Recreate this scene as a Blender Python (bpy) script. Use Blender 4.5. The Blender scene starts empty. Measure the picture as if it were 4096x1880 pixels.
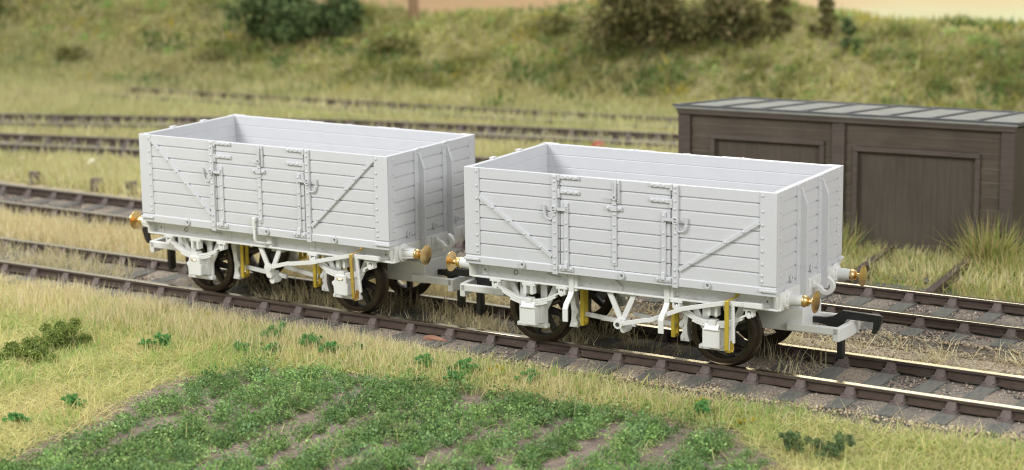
import bpy, bmesh, math, random
import numpy as np
from mathutils import Vector, Matrix

S = bpy.context.scene
COL = S.collection
R = math.radians
rng = np.random.default_rng(11)
random.seed(11)

# ------------------------------------------------------------------ camera, light, exposure
cam_d = bpy.data.cameras.new('camera')
cam = bpy.data.objects.new('camera', cam_d)
COL.objects.link(cam)
CAM = Vector((10.2312, -25.3623, 7.5435))
_yaw, _pit, _rol = -0.5663, -0.2049, -0.0142
_f = Vector((math.sin(_yaw) * math.cos(_pit), math.cos(_yaw) * math.cos(_pit), math.sin(_pit)))
_r = _f.cross(Vector((0, 0, 1))).normalized()
_u = _r.cross(_f)
_r2 = _r * math.cos(_rol) + _u * math.sin(_rol)
_u2 = _u * math.cos(_rol) - _r * math.sin(_rol)
cam.matrix_world = Matrix(((_r2.x, _u2.x, -_f.x, CAM.x), (_r2.y, _u2.y, -_f.y, CAM.y), (_r2.z, _u2.z, -_f.z, CAM.z), (0, 0, 0, 1)))
cam_d.sensor_width = 36.0
cam_d.lens = 8360.32 / 4096 * 36.0
cam_d.clip_start = 0.5
cam_d.clip_end = 3000
cam_d.dof.use_dof = True
cam_d.dof.focus_distance = 29.3
cam_d.dof.aperture_fstop = 0.48
S.cycles.filter_width = 1.1
S.camera = cam

S.view_settings.view_transform = 'Standard'
S.view_settings.look = 'None'
S.view_settings.exposure = 0.0
S.view_settings.gamma = 1.0
S.view_settings.use_curve_mapping = False

world = bpy.data.worlds.new('World')
S.world = world
world.use_nodes = True
bg = world.node_tree.nodes['Background']
bg.inputs['Color'].default_value = (0.98, 0.99, 1.0, 1)
bg.inputs['Strength'].default_value = 0.50


def area(name, loc, target, sx, sy, power, color=(1, 1, 1)):
    d = bpy.data.lights.new(name, 'AREA')
    d.shape = 'RECTANGLE'
    d.size, d.size_y = sx, sy
    d.energy = power
    d.color = color
    o = bpy.data.objects.new(name, d)
    COL.objects.link(o)
    o.location = loc
    o.rotation_euler = (Vector(target) - Vector(loc)).to_track_quat('-Z', 'Y').to_euler()
    return o


area('studio_softbox', (-22, -22, 23), (-7, 0, 0.5), 12, 12, 10800, (1, 1, 1))
area('room_strip_light', (-14, 12, 30), (-12, 10, 0), 50, 12, 9500, (0.97, 0.985, 1))
area('room_side_light', (22, -13, 15), (-2, 0, 0.5), 11, 9, 5200, (1, 1, 1))
area('rear_rail_softbox', (-17, 46, 11.5), (-1, 0, 0), 20, 9, 2700, (1, 0.90, 0.66))  # softbox added behind the bank to brighten the right-hand rail heads

# ------------------------------------------------------------------ materials
MATS = {}


def nodes_of(name):
    m = bpy.data.materials.new(name)
    m.use_nodes = True
    return m, m.node_tree, m.node_tree.nodes['Principled BSDF']


def mat(name, color, rough=0.5, metal=0.0, var=0.0, scale=8.0, bump=0.0, bscale=60.0, spec=0.5, color2=None, aniso=None):
    """principled with procedural noise in colour, roughness and bump"""
    if name in MATS:
        return MATS[name]
    m, nt, p = nodes_of(name)
    p.inputs['Metallic'].default_value = metal
    p.inputs['Roughness'].default_value = rough
    p.inputs['Specular IOR Level'].default_value = spec
    tc = nt.nodes.new('ShaderNodeTexCoord')
    mp = nt.nodes.new('ShaderNodeMapping')
    nt.links.new(tc.outputs['Object'], mp.inputs['Vector'])
    if aniso:
        mp.inputs['Scale'].default_value = aniso
    nz = nt.nodes.new('ShaderNodeTexNoise')
    nz.inputs['Scale'].default_value = scale
    nz.inputs['Detail'].default_value = 6
    nz.inputs['Roughness'].default_value = 0.65
    nt.links.new(mp.outputs[0], nz.inputs['Vector'])
    rp = nt.nodes.new('ShaderNodeValToRGB')
    rp.color_ramp.elements[0].position = 0.3
    rp.color_ramp.elements[1].position = 0.7
    c = color
    c2 = color2 or tuple(min(1, v * (1 + var)) for v in c)
    c1 = tuple(v * (1 - var) for v in c) if not color2 else c
    rp.color_ramp.elements[0].color = (*c1, 1)
    rp.color_ramp.elements[1].color = (*c2, 1)
    nt.links.new(nz.outputs['Fac'], rp.inputs['Fac'])
    nt.links.new(rp.outputs['Color'], p.inputs['Base Color'])
    if bump:
        n2 = nt.nodes.new('ShaderNodeTexNoise')
        n2.inputs['Scale'].default_value = bscale
        n2.inputs['Detail'].default_value = 5
        nt.links.new(mp.outputs[0], n2.inputs['Vector'])
        b = nt.nodes.new('ShaderNodeBump')
        b.inputs['Strength'].default_value = bump
        b.inputs['Distance'].default_value = 0.02
        nt.links.new(n2.outputs['Fac'], b.inputs['Height'])
        nt.links.new(b.outputs['Normal'], p.inputs['Normal'])
    MATS[name] = m
    return m


def attr_mat(name, rough=0.75, trans=0.3, spec=0.25):
    if name in MATS:
        return MATS[name]
    m, nt, p = nodes_of(name)
    a = nt.nodes.new('ShaderNodeAttribute')
    a.attribute_name = 'Col'
    nt.links.new(a.outputs['Color'], p.inputs['Base Color'])
    p.inputs['Roughness'].default_value = rough
    p.inputs['Specular IOR Level'].default_value = spec
    if trans:
        t = nt.nodes.new('ShaderNodeBsdfTranslucent')
        nt.links.new(a.outputs['Color'], t.inputs['Color'])
        mx = nt.nodes.new('ShaderNodeMixShader')
        mx.inputs[0].default_value = trans
        out = nt.nodes['Material Output']
        nt.links.new(p.outputs[0], mx.inputs[1])
        nt.links.new(t.outputs[0], mx.inputs[2])
        nt.links.new(mx.outputs[0], out.inputs['Surface'])
    MATS[name] = m
    return m


BODY = mat('grey_plastic', (0.56, 0.566, 0.578), 0.42, var=0.025, scale=3, bump=0.02, bscale=25)
FRAME = mat('white_plastic', (0.69, 0.69, 0.665), 0.40, var=0.03, scale=4, bump=0.02, bscale=30)
BRASS = mat('turned_brass', (0.86, 0.61, 0.28), 0.27, 1.0, var=0.12, scale=18, bump=0.05, bscale=80)
GOLD = mat('yellow_brass', (0.56, 0.41, 0.05), 0.38, 0.35, var=0.1, scale=9)
BLACK = mat('black_plastic', (0.012, 0.012, 0.013), 0.38, var=0.3, scale=20, bump=0.05)
TYRE = mat('bronzed_tyre_metal', (0.048, 0.034, 0.025), 0.28, 0.55, var=0.25, scale=7, bump=0.04)
SPOKE = mat('black_wheel_centre', (0.018, 0.016, 0.015), 0.3, var=0.3, scale=12)
AXLE = mat('steel_axle', (0.25, 0.23, 0.2), 0.35, 0.9, var=0.1)
HOLE_SHADE = mat('painted_hole_shade', (0.05, 0.048, 0.042), 0.8)  # dark colour painted where a hole would be in shade


# ------------------------------------------------------------------ mesh helpers
class MB:
    def __init__(self):
        self.v, self.f = [], []

    def add(self, vs, fs):
        o = len(self.v)
        self.v += [tuple(p) for p in vs]
        self.f += [tuple(i + o for i in f) for f in fs]
        return self

    def box(self, x0, x1, y0, y1, z0, z1):
        vs = [(x, y, z) for x in (x0, x1) for y in (y0, y1) for z in (z0, z1)]
        return self.add(vs, [(0, 1, 3, 2), (4, 6, 7, 5), (0, 4, 5, 1), (2, 3, 7, 6), (0, 2, 6, 4), (1, 5, 7, 3)])

    def prism(self, poly, axis, a, b):
        """extrude a 2-D polygon along an axis; poly in the other two axes (x,z for y; y,z for x; x,y for z)"""
        n = len(poly)

        def mk(p, t):
            return {'x': (t, p[0], p[1]), 'y': (p[0], t, p[1]), 'z': (p[0], p[1], t)}[axis]
        vs = [mk(p, a) for p in poly] + [mk(p, b) for p in poly]
        fs = [(i, (i + 1) % n, n + (i + 1) % n, n + i) for i in range(n)]
        fs += [tuple(range(n - 1, -1, -1)), tuple(range(n, 2 * n))]
        return self.add(vs, fs)

    def obox(self, c, ax, ay, az):
        """oriented box: centre and three half-axis vectors"""
        c, ax, ay, az = map(Vector, (c, ax, ay, az))
        vs = [c + ax * i + ay * j + az * k for i in (-1, 1) for j in (-1, 1) for k in (-1, 1)]
        return self.add(vs, [(0, 1, 3, 2), (4, 6, 7, 5), (0, 4, 5, 1), (2, 3, 7, 6), (0, 2, 6, 4), (1, 5, 7, 3)])

    def bar(self, p, q, w, t, side=(0, 1, 0)):
        """flat bar from p to q; t = thickness along side, w = width across"""
        p, q, s = Vector(p), Vector(q), Vector(side)
        d = (q - p)
        n = d.cross(s).normalized()
        s = n.cross(d).normalized()
        return self.obox((p + q) / 2, d / 2, s * t / 2, n * w / 2)

    def strip(self, path, w, t, side):
        """bent strip of width w (along side) and thickness t swept along path"""
        P = [Vector(p) for p in path]
        s = Vector(side).normalized()
        vs = []
        for i, p in enumerate(P):
            d = (P[min(i + 1, len(P) - 1)] - P[max(i - 1, 0)]).normalized()
            n = d.cross(s).normalized()
            vs += [p + s * w / 2 + n * t / 2, p - s * w / 2 + n * t / 2, p - s * w / 2 - n * t / 2, p + s * w / 2 - n * t / 2]
        fs = []
        for i in range(len(P) - 1):
            for k in range(4):
                a, b = i * 4 + k, i * 4 + (k + 1) % 4
                fs.append((a, b, b + 4, a + 4))
        e = (len(P) - 1) * 4
        fs += [(3, 2, 1, 0), (e, e + 1, e + 2, e + 3)]
        return self.add(vs, fs)

    def tube(self, path, r, n=8, closed=False):
        P = [Vector(p) for p in path]
        m = len(P)
        rr = r if isinstance(r, (list, tuple)) else [r] * m
        vs, fs = [], []
        up = None
        for i, p in enumerate(P):
            if closed:
                d = (P[(i + 1) % m] - P[i - 1]).normalized()
            else:
                d = (P[min(i + 1, m - 1)] - P[max(i - 1, 0)]).normalized()
            if up is None:
                up = Vector((0, 0, 1)) if abs(d.z) < 0.9 else Vector((1, 0, 0))
            a = (up - d * up.dot(d)).normalized()
            b = d.cross(a)
            up = a
            vs += [p + (a * math.cos(2 * math.pi * k / n) + b * math.sin(2 * math.pi * k / n)) * rr[i] for k in range(n)]
        for i in range(m if closed else m - 1):
            j = (i + 1) % m
            for k in range(n):
                k2 = (k + 1) % n
                fs.append((i * n + k, i * n + k2, j * n + k2, j * n + k))
        if not closed:
            fs += [tuple(range(n - 1, -1, -1)), tuple(range((m - 1) * n, m * n))]
        return self.add(vs, fs)

    def lathe(self, prof, o, axis, n=28):
        """prof: (distance along axis, radius) pairs"""
        a = Vector(axis).normalized()
        u = Vector((0, 0, 1)) if abs(a.z) < 0.9 else Vector((1, 0, 0))
        u = (u - a * u.dot(a)).normalized()
        w = a.cross(u)
        o = Vector(o)
        vs, fs = [], []
        for t, r in prof:
            vs += [o + a * t + (u * math.cos(2 * math.pi * k / n) + w * math.sin(2 * math.pi * k / n)) * max(r, 1e-4) for k in range(n)]
        for i in range(len(prof) - 1):
            for k in range(n):
                k2 = (k + 1) % n
                fs.append((i * n + k, i * n + k2, (i + 1) * n + k2, (i + 1) * n + k))
        fs += [tuple(range(n - 1, -1, -1)), tuple(range((len(prof) - 1) * n, len(prof) * n))]
        return self.add(vs, fs)

    def rivet(self, c, nrm, r=0.019, h=0.014):
        return self.lathe([(-0.003, r), (h * 0.45, r * 0.93), (h * 0.85, r * 0.55), (h, r * 0.1)], c, nrm, 8)

    def build(self, name, m, parent=None, bevel=0.0, smooth=False, loc=None, auto=None):
        me = bpy.data.meshes.new(name)
        me.from_pydata(self.v, [], self.f)
        bm = bmesh.new()
        bm.from_mesh(me)
        bmesh.ops.recalc_face_normals(bm, faces=bm.faces)
        bm.to_mesh(me)
        bm.free()
        me.materials.append(m)
        o = bpy.data.objects.new(name, me)
        COL.objects.link(o)
        if parent:
            o.parent = parent
        if loc:
            o.location = loc
        if smooth:
            me.polygons.foreach_set('use_smooth', [True] * len(me.polygons))
            me.set_sharp_from_angle(angle=R(auto or 40))
        if bevel:
            b = o.modifiers.new('bevel', 'BEVEL')
            b.width = bevel
            b.segments = 2
            b.limit_method = 'ANGLE'
            b.angle_limit = R(70)
        return o


def empty(name, loc, rz=0.0):
    o = bpy.data.objects.new(name, None)
    COL.objects.link(o)
    o.location = loc
    o.rotation_euler = (0, 0, rz)
    o.empty_display_size = 0.3
    return o


def tag(o, label, cat, group=None, kind=None):
    if label:
        o['label'] = label
    if cat:
        o['category'] = cat
    if group:
        o['group'] = group
    if kind:
        o['kind'] = kind
    return o


def turn(o):
    """copy of a part (and its sub-parts) swung half a turn round the wagon's middle"""
    c = o.copy()
    COL.objects.link(c)
    c.parent = o.parent
    c.matrix_parent_inverse = o.matrix_parent_inverse.copy()
    rot = Matrix.Rotation(math.pi, 4, 'Z')
    c.matrix_basis = rot @ o.matrix_basis
    for ch in o.children:
        k = ch.copy()
        COL.objects.link(k)
        k.parent = c
    return c


def fast_mesh(name, verts, loops, sizes, m, cols=None):
    """verts (N,3), loops flat vertex indices, sizes per polygon, cols (N,3)"""
    me = bpy.data.meshes.new(name)
    me.vertices.add(len(verts))
    me.vertices.foreach_set('co', np.ascontiguousarray(verts, dtype=np.float32).ravel())
    me.loops.add(len(loops))
    me.loops.foreach_set('vertex_index', np.ascontiguousarray(loops, dtype=np.int32))
    me.polygons.add(len(sizes))
    st = np.concatenate([[0], np.cumsum(sizes)[:-1]])
    me.polygons.foreach_set('loop_start', st.astype(np.int32))
    me.update(calc_edges=True)
    if cols is not None:
        at = me.color_attributes.new('Col', 'FLOAT_COLOR', 'POINT')
        c4 = np.ones((len(verts), 4), dtype=np.float32)
        c4[:, :3] = cols
        at.data.foreach_set('color', c4.ravel())
    me.materials.append(m)
    o = bpy.data.objects.new(name, me)
    COL.objects.link(o)
    return o


# ------------------------------------------------------------------ noise + terrain
class Noise2:
    def __init__(self, seed):
        self.t = np.random.default_rng(seed).random((256, 256))

    def __call__(self, x, y, s=1.0, octv=3):
        x = np.asarray(x, float) * s
        y = np.asarray(y, float) * s
        out, amp, tot = 0.0, 1.0, 0.0
        for k in range(octv):
            xi, yi = np.floor(x).astype(int), np.floor(y).astype(int)
            fx, fy = x - xi, y - yi
            fx, fy = fx * fx * (3 - 2 * fx), fy * fy * (3 - 2 * fy)
            t = self.t
            a = t[xi % 256, yi % 256] * (1 - fx) + t[(xi + 1) % 256, yi % 256] * fx
            b = t[xi % 256, (yi + 1) % 256] * (1 - fx) + t[(xi + 1) % 256, (yi + 1) % 256] * fx
            out = out + amp * (a * (1 - fy) + b * fy)
            tot += amp
            amp *= 0.5
            x, y = x * 2.03 + 17.1, y * 2.03 + 5.7
        return out / tot


n1, n2, n3, n4 = Noise2(1), Noise2(2), Noise2(3), Noise2(4)
FX = [-60, -36, -24, -16, -6.4, 6, 30]
FY = [15, 19, 20.5, 22.5, 24.4, 27, 32]
CXS = [-60, -39.8, -34.2, -30.6, -28.8, -26.7, -25.05, -23.5, -21.6, -20.2, -18.5, -17.7, -15.2, -13.2, -12.15, -10.5, -7.9, 10]
CZS = [1.95, 1.88, 1.84, 1.66, 1.50, 1.48, 1.32, 1.55, 1.52, 1.86, 1.58, 1.92, 1.92, 1.80, 1.58, 1.55, 1.58, 1.5]


def sstep(t):
    t = np.clip(t, 0, 1)
    return t * t * (3 - 2 * t)


def height(x, y):
    x = np.asarray(x, float)
    y = np.asarray(y, float)
    d = y - np.interp(x, FX, FY)
    hc = np.interp(x, CXS, CZS) - 0.12
    rise = np.clip(d / 4.5, 0, 1)
    rise = 0.75 * rise + 0.25 * sstep(rise)
    base = -0.27 - 0.08 * sstep((-1.6 - y) / 1.2)
    bump = 0.05 * (n1(x, y, 0.9) - 0.5)
    bank = 0.28 * (n2(x, y, 0.55, 4) - 0.5) * sstep(d / 1.2) * (1 - 0.8 * sstep((d - 4) / 2))
    beyond = -0.25 * sstep((d - 4.9) / 2.5)
    z = base + bump + (hc + 0.27) * rise + bank + beyond
    # flat level under the track beds
    for ty in (0.0, 3.95):
        w = np.clip(1 - (np.abs(y - ty) - 1.45) / 0.5, 0, 1)
        z = z * (1 - w) + (-0.30) * w
    return z


def grid_obj(name, xs, ys, m, zf, cols=None):
    X, Y = np.meshgrid(xs, ys)
    Z = zf(X, Y)
    V = np.stack([X, Y, Z], -1).reshape(-1, 3)
    nx, ny = len(xs), len(ys)
    i = np.arange(nx - 1)[None, :] + nx * np.arange(ny - 1)[:, None]
    L = np.stack([i, i + 1, i + nx + 1, i + nx], -1).reshape(-1)
    o = fast_mesh(name, V, L, np.full((nx - 1) * (ny - 1), 4), m)
    o.data.polygons.foreach_set('use_smooth', [True] * len(o.data.polygons))
    return o


def ground_material():
    m, nt, p = nodes_of('sandy_ground')
    N = nt.nodes.new
    tc = N('ShaderNodeTexCoord')

    def noise(scale, detail=6, rough=0.6):
        n = N('ShaderNodeTexNoise')
        n.inputs['Scale'].default_value = scale
        n.inputs['Detail'].default_value = detail
        n.inputs['Roughness'].default_value = rough
        nt.links.new(tc.outputs['Object'], n.inputs['Vector'])
        return n

    def ramp(src, stops):
        r = N('ShaderNodeValToRGB')
        els = r.color_ramp.elements
        while len(els) < len(stops):
            els.new(0.5)
        for e, (t, c) in zip(els, stops):
            e.position = t
            e.color = (*c, 1)
        nt.links.new(src, r.inputs['Fac'])
        return r
    fine = ramp(noise(26, 8, 0.7).outputs['Fac'], [(0.30, (0.24, 0.185, 0.13)), (0.45, (0.46, 0.38, 0.26)), (0.60, (0.58, 0.50, 0.36)), (0.74, (0.70, 0.63, 0.48))])
    patch = ramp(noise(0.9, 5, 0.6).outputs['Fac'], [(0.40, (0, 0, 0)), (0.66, (1, 1, 1))])
    mx = N('ShaderNodeMix')
    mx.data_type = 'RGBA'
    nt.links.new(patch.outputs['Color'], mx.inputs[0])
    nt.links.new(fine.outputs['Color'], mx.inputs[6])
    dark = ramp(noise(30, 8, 0.7).outputs['Fac'], [(0.33, (0.11, 0.08, 0.06)), (0.5, (0.30, 0.245, 0.18)), (0.7, (0.50, 0.43, 0.33))])
    nt.links.new(dark.outputs['Color'], mx.inputs[7])
    nt.links.new(mx.outputs[2], p.inputs['Base Color'])
    p.inputs['Roughness'].default_value = 0.95
    b = N('ShaderNodeBump')
    b.inputs['Strength'].default_value = 0.7
    b.inputs['Distance'].default_value = 0.03
    nt.links.new(noise(34, 7, 0.7).outputs['Fac'], b.inputs['Height'])
    nt.links.new(b.outputs['Normal'], p.inputs['Normal'])
    return m


ground = grid_obj('ground', np.linspace(-62, 26, 300), np.linspace(-16, 23.9, 190), ground_material(),
                  lambda X, Y: height(X, Y))
tag(ground, 'sandy tan ground under the tracks and grass', None, kind='structure')
EMBM = mat('bank_soil', (0.20, 0.17, 0.075), 0.95, color2=(0.33, 0.29, 0.13), scale=1.6, bump=0.5, bscale=14)
V0 = np.linspace(0, 1, 60)


def emb_grid():
    xs = np.linspace(-62, 26, 320)
    rows = np.linspace(-2.5, 8.0, 64)
    X = np.repeat(xs[None, :], len(rows), 0)
    Y = np.interp(X, FX, FY) + rows[:, None]
    Z = height(X, Y) + 0.012
    V = np.stack([X, Y, Z], -1).reshape(-1, 3)
    nx, ny = len(xs), len(rows)
    i = np.arange(nx - 1)[None, :] + nx * np.arange(ny - 1)[:, None]
    L = np.stack([i, i + 1, i + nx + 1, i + nx], -1).reshape(-1)
    o = fast_mesh('embankment', V, L, np.full((nx - 1) * (ny - 1), 4), EMBM)
    o.data.polygons.foreach_set('use_smooth', [True] * len(o.data.polygons))
    return o


tag(emb_grid(), 'grassy embankment rising behind the far tracks', None, kind='structure')


def field_material():
    m, nt, p = nodes_of('stubble_field')
    N = nt.nodes.new
    tc = N('ShaderNodeTexCoord')
    sp = N('ShaderNodeSeparateXYZ')
    nt.links.new(tc.outputs['Object'], sp.inputs[0])
    nz = N('ShaderNodeTexNoise')
    nz.inputs['Scale'].default_value = 0.12
    nz.inputs['Detail'].default_value = 4
    nt.links.new(tc.outputs['Object'], nz.inputs['Vector'])
    # the pale meadow lies to the right and farther out, the golden stubble to the left and nearer
    ad = N('ShaderNodeMath')
    ad.operation = 'MULTIPLY_ADD'
    nt.links.new(sp.outputs['X'], ad.inputs[0])
    ad.inputs[1].default_value = 0.16
    ad.inputs[2].default_value = 1.9
    a2 = N('ShaderNodeMath')
    a2.operation = 'MULTIPLY_ADD'
    nt.links.new(nz.outputs['Fac'], a2.inputs[0])
    a2.inputs[1].default_value = 1.6
    nt.links.new(ad.outputs[0], a2.inputs[2])
    r = N('ShaderNodeValToRGB')
    e = r.color_ramp.elements
    e[0].position, e[0].color = 0.0, (0.50, 0.33, 0.17, 1)
    e[1].position, e[1].color = 1.0, (0.56, 0.57, 0.34, 1)
    k = e.new(0.45)
    k.color = (0.56, 0.43, 0.25, 1)
    nt.links.new(a2.outputs[0], r.inputs['Fac'])
    nt.links.new(r.outputs['Color'], p.inputs['Base Color'])
    p.inputs['Roughness'].default_value = 0.95
    return m


far_y = np.linspace(0, 1, 40) ** 2 * 400


def field_grid():
    xs = np.concatenate([np.linspace(-420, -64, 30), np.linspace(-62, 28, 60), np.linspace(32, 220, 20)])
    X = np.repeat(xs[None, :], len(far_y), 0)
    Y = np.interp(X, FX, FY) + 6.6 + far_y[:, None]
    Z = np.interp(X, CXS, CZS) - 0.36 + 0.0 * Y + 0.10 * (n3(X, Y, 0.3) - 0.5)
    V = np.stack([X, Y, Z], -1).reshape(-1, 3)
    nx, ny = len(xs), len(far_y)
    i = np.arange(nx - 1)[None, :] + nx * np.arange(ny - 1)[:, None]
    L = np.stack([i, i + 1, i + nx + 1, i + nx], -1).reshape(-1)
    return fast_mesh('field', V, L, np.full((nx - 1) * (ny - 1), 4), field_material())


tag(field_grid(), 'golden stubble field beyond the top of the bank', None, kind='structure')

# crop soil
CROP = [(-8.1, -8.4), (-8.3, -6.9), (-8.72, -5.0), (-8.7, -4.0), (-8.22, -3.25), (-7.3, -2.75), (-6.1, -2.75), (-4.5, -2.55),
        (-2.9, -2.55), (-1.2, -2.5), (0.1, -3.6), (1.6, -5.6), (2.5, -9.5), (-8.3, -11)]


def in_poly(x, y, poly):
    x = np.asarray(x)
    y = np.asarray(y)
    inside = np.zeros(x.shape, bool)
    n = len(poly)
    for i in range(n):
        x1, y1 = poly[i]
        x2, y2 = poly[(i + 1) % n]
        c = ((y1 > y) != (y2 > y)) & (x < (x2 - x1) * (y - y1) / (y2 - y1 + 1e-12) + x1)
        inside ^= c
    return inside


def edge_dist(x, y, poly):
    x = np.asarray(x)
    y = np.asarray(y)
    best = np.full(x.shape, 1e9)
    n = len(poly)
    for i in range(n):
        a, b = np.array(poly[i]), np.array(poly[(i + 1) % n])
        ab = b - a
        t = np.clip(((x - a[0]) * ab[0] + (y - a[1]) * ab[1]) / (ab @ ab), 0, 1)
        best = np.minimum(best, np.hypot(x - a[0] - t * ab[0], y - a[1] - t * ab[1]))
    return best


def soil():
    m = mat('bare_crop_soil', (0.13, 0.092, 0.076), 0.95, color2=(0.275, 0.21, 0.175), scale=5, bump=0.8, bscale=22)
    xs = np.linspace(-9.6, 3.4, 150)
    ys = np.linspace(-11.5, -2.0, 110)
    X, Y = np.meshgrid(xs, ys)
    Z = height(X, Y) + 0.006 + 0.03 * np.sin((X + 0.12 * Y) * 2 * math.pi / 0.8) * 0.5 + 0.03 * (n3(X, Y, 4) - 0.5) + 0.03
    V = np.stack([X, Y, Z], -1).reshape(-1, 3)
    cx, cy = (X[:-1, :-1] + X[1:, 1:]) / 2, (Y[:-1, :-1] + Y[1:, 1:]) / 2
    wob = 0.35 * (n4(cx, cy, 1.2) - 0.5)
    keep = np.where(in_poly(cx, cy, CROP), edge_dist(cx, cy, CROP), -edge_dist(cx, cy, CROP)) + wob > -0.18
    nx = len(xs)
    i = np.arange(nx - 1)[None, :] + nx * np.arange(len(ys) - 1)[:, None]
    L = np.stack([i, i + 1, i + nx + 1, i + nx], -1)[keep].reshape(-1)
    o = fast_mesh('soil', V, L, np.full(len(L) // 4, 4), m)
    o.data.polygons.foreach_set('use_smooth', [True] * len(o.data.polygons))
    return o


tag(soil(), 'bare mauve brown soil under the green crop', None, kind='structure')

# ------------------------------------------------------------------ tracks
RAILTOP = mat('worn_rail_head', (0.86, 0.78, 0.56), 0.24, 1.0, var=0.08, scale=6, bump=0.03)
SLEEPER = mat('weathered_sleeper', (0.075, 0.076, 0.068), 0.85, color2=(0.16, 0.15, 0.125), scale=9, bump=0.5, bscale=30, aniso=(3.5, 0.6, 3))
CHAIRM = mat('rusty_chair', (0.085, 0.060, 0.052), 0.8, color2=(0.15, 0.12, 0.108), scale=9, bump=0.3)
RAILSIDE = mat('rusty_rail_side', (0.055, 0.034, 0.028), 0.5, color2=(0.085, 0.064, 0.048), scale=5, bump=0.2, bscale=20)
RUSTTOP = mat('dull_rail_head', (0.30, 0.26, 0.20), 0.45, 0.6, var=0.2, scale=5)


def bed_material(name, cs, cs2):
    m, nt, p = nodes_of(name)
    N = nt.nodes.new
    tc = N('ShaderNodeTexCoord')
    nz = N('ShaderNodeTexNoise')
    nz.inputs['Scale'].default_value = 24
    nz.inputs['Detail'].default_value = 9
    nz.inputs['Roughness'].default_value = 0.75
    nt.links.new(tc.outputs['Object'], nz.inputs['Vector'])
    big = N('ShaderNodeTexNoise')
    big.inputs['Scale'].default_value = 1.1
    big.inputs['Detail'].default_value = 4
    nt.links.new(tc.outputs['Object'], big.inputs['Vector'])

    def ramp(src, stops):
        r = N('ShaderNodeValToRGB')
        els = r.color_ramp.elements
        while len(els) < len(stops):
            els.new(0.5)
        for e, (t, c) in zip(els, stops):
            e.position = t
            e.color = (*c, 1)
        nt.links.new(src, r.inputs['Fac'])
        return r
    a, b = ramp(nz.outputs['Fac'], cs), ramp(nz.outputs['Fac'], cs2)
    k = ramp(big.outputs['Fac'], [(0.42, (0, 0, 0)), (0.6, (1, 1, 1))])
    mx = N('ShaderNodeMix')
    mx.data_type = 'RGBA'
    nt.links.new(k.outputs['Color'], mx.inputs[0])
    nt.links.new(a.outputs['Color'], mx.inputs[6])
    nt.links.new(b.outputs['Color'], mx.inputs[7])
    nt.links.new(mx.outputs[2], p.inputs['Base Color'])
    p.inputs['Roughness'].default_value = 0.95
    bp = N('ShaderNodeBump')
    bp.inputs['Strength'].default_value = 0.8
    bp.inputs['Distance'].default_value = 0.03
    nt.links.new(nz.outputs['Fac'], bp.inputs['Height'])
    nt.links.new(bp.outputs['Normal'], p.inputs['Normal'])
    return m


BEDM = bed_material('track_ballast', [(0.32, (0.07, 0.063, 0.056)), (0.5, (0.155, 0.137, 0.115)), (0.7, (0.32, 0.28, 0.225))],
                    [(0.32, (0.135, 0.105, 0.078)), (0.5, (0.27, 0.22, 0.165)), (0.7, (0.46, 0.39, 0.29))])


def resample(path, step):
    P = np.array(path, float)
    seg = np.hypot(*np.diff(P, axis=0).T)
    s = np.concatenate([[0], np.cumsum(seg)])
    t = np.arange(0, s[-1], step)
    return np.stack([np.interp(t, s, P[:, 0]), np.interp(t, s, P[:, 1])], -1)


def sweep(o_mb, pts, prof):
    """sweep a closed (offset, z) profile along 2-D points"""
    P = np.array(pts)
    T = np.gradient(P, axis=0)
    T /= np.hypot(T[:, 0], T[:, 1])[:, None]
    Nn = np.stack([-T[:, 1], T[:, 0]], -1)
    n = len(prof)
    vs = []
    for p, nn in zip(P, Nn):
        vs += [(p[0] + nn[0] * a, p[1] + nn[1] * a, z) for a, z in prof]
    fs = []
    for i in range(len(P) - 1):
        for k in range(n):
            k2 = (k + 1) % n
            fs.append((i * n + k, i * n + k2, (i + 1) * n + k2, (i + 1) * n + k))
    fs += [tuple(range(n - 1, -1, -1)), tuple(range((len(P) - 1) * n, len(P) * n))]
    o_mb.add(vs, fs)


def bed(path, w0=1.2, w1=1.62, top=-0.178, low=-0.31):
    pts = resample(path, 0.12)
    T = np.gradient(pts, axis=0)
    T /= np.hypot(T[:, 0], T[:, 1])[:, None]
    Nn = np.stack([-T[:, 1], T[:, 0]], -1)
    offs = np.linspace(-w1, w1, 46)
    X = pts[:, 0][None, :] + offs[:, None] * Nn[:, 0][None, :]
    Y = pts[:, 1][None, :] + offs[:, None] * Nn[:, 1][None, :]
    e = np.clip((w1 - np.abs(offs)) / (w1 - w0), 0, 1)
    Z = low + (top - low) * sstep(e)[:, None] + 0.045 * (n2(X, Y, 7, 3) - 0.5) + 0.05 * (n3(X, Y, 1.5, 2) - 0.5)
    Z = np.minimum(Z, -0.157)
    V = np.stack([X, Y, Z], -1).reshape(-1, 3)
    nx, ny = len(pts), len(offs)
    i = np.arange(nx - 1)[None, :] + nx * np.arange(ny - 1)[:, None]
    L = np.stack([i, i + 1, i + nx + 1, i + nx], -1).reshape(-1)
    o = fast_mesh('track_bed', V, L, np.full(len(L) // 4, 4), BEDM)
    o.data.polygons.foreach_set('use_smooth', [True] * len(o.data.polygons))
    return o


HEAD = 0.056
RAILPROF = [(-0.088, -0.145), (0.088, -0.145), (0.088, -0.125), (0.026, -0.105), (0.022, -0.05), (HEAD, -0.038), (HEAD, -0.003), (-HEAD, -0.003), (-HEAD, -0.038), (-0.022, -0.05), (-0.026, -0.105), (-0.088, -0.125)]


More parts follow.
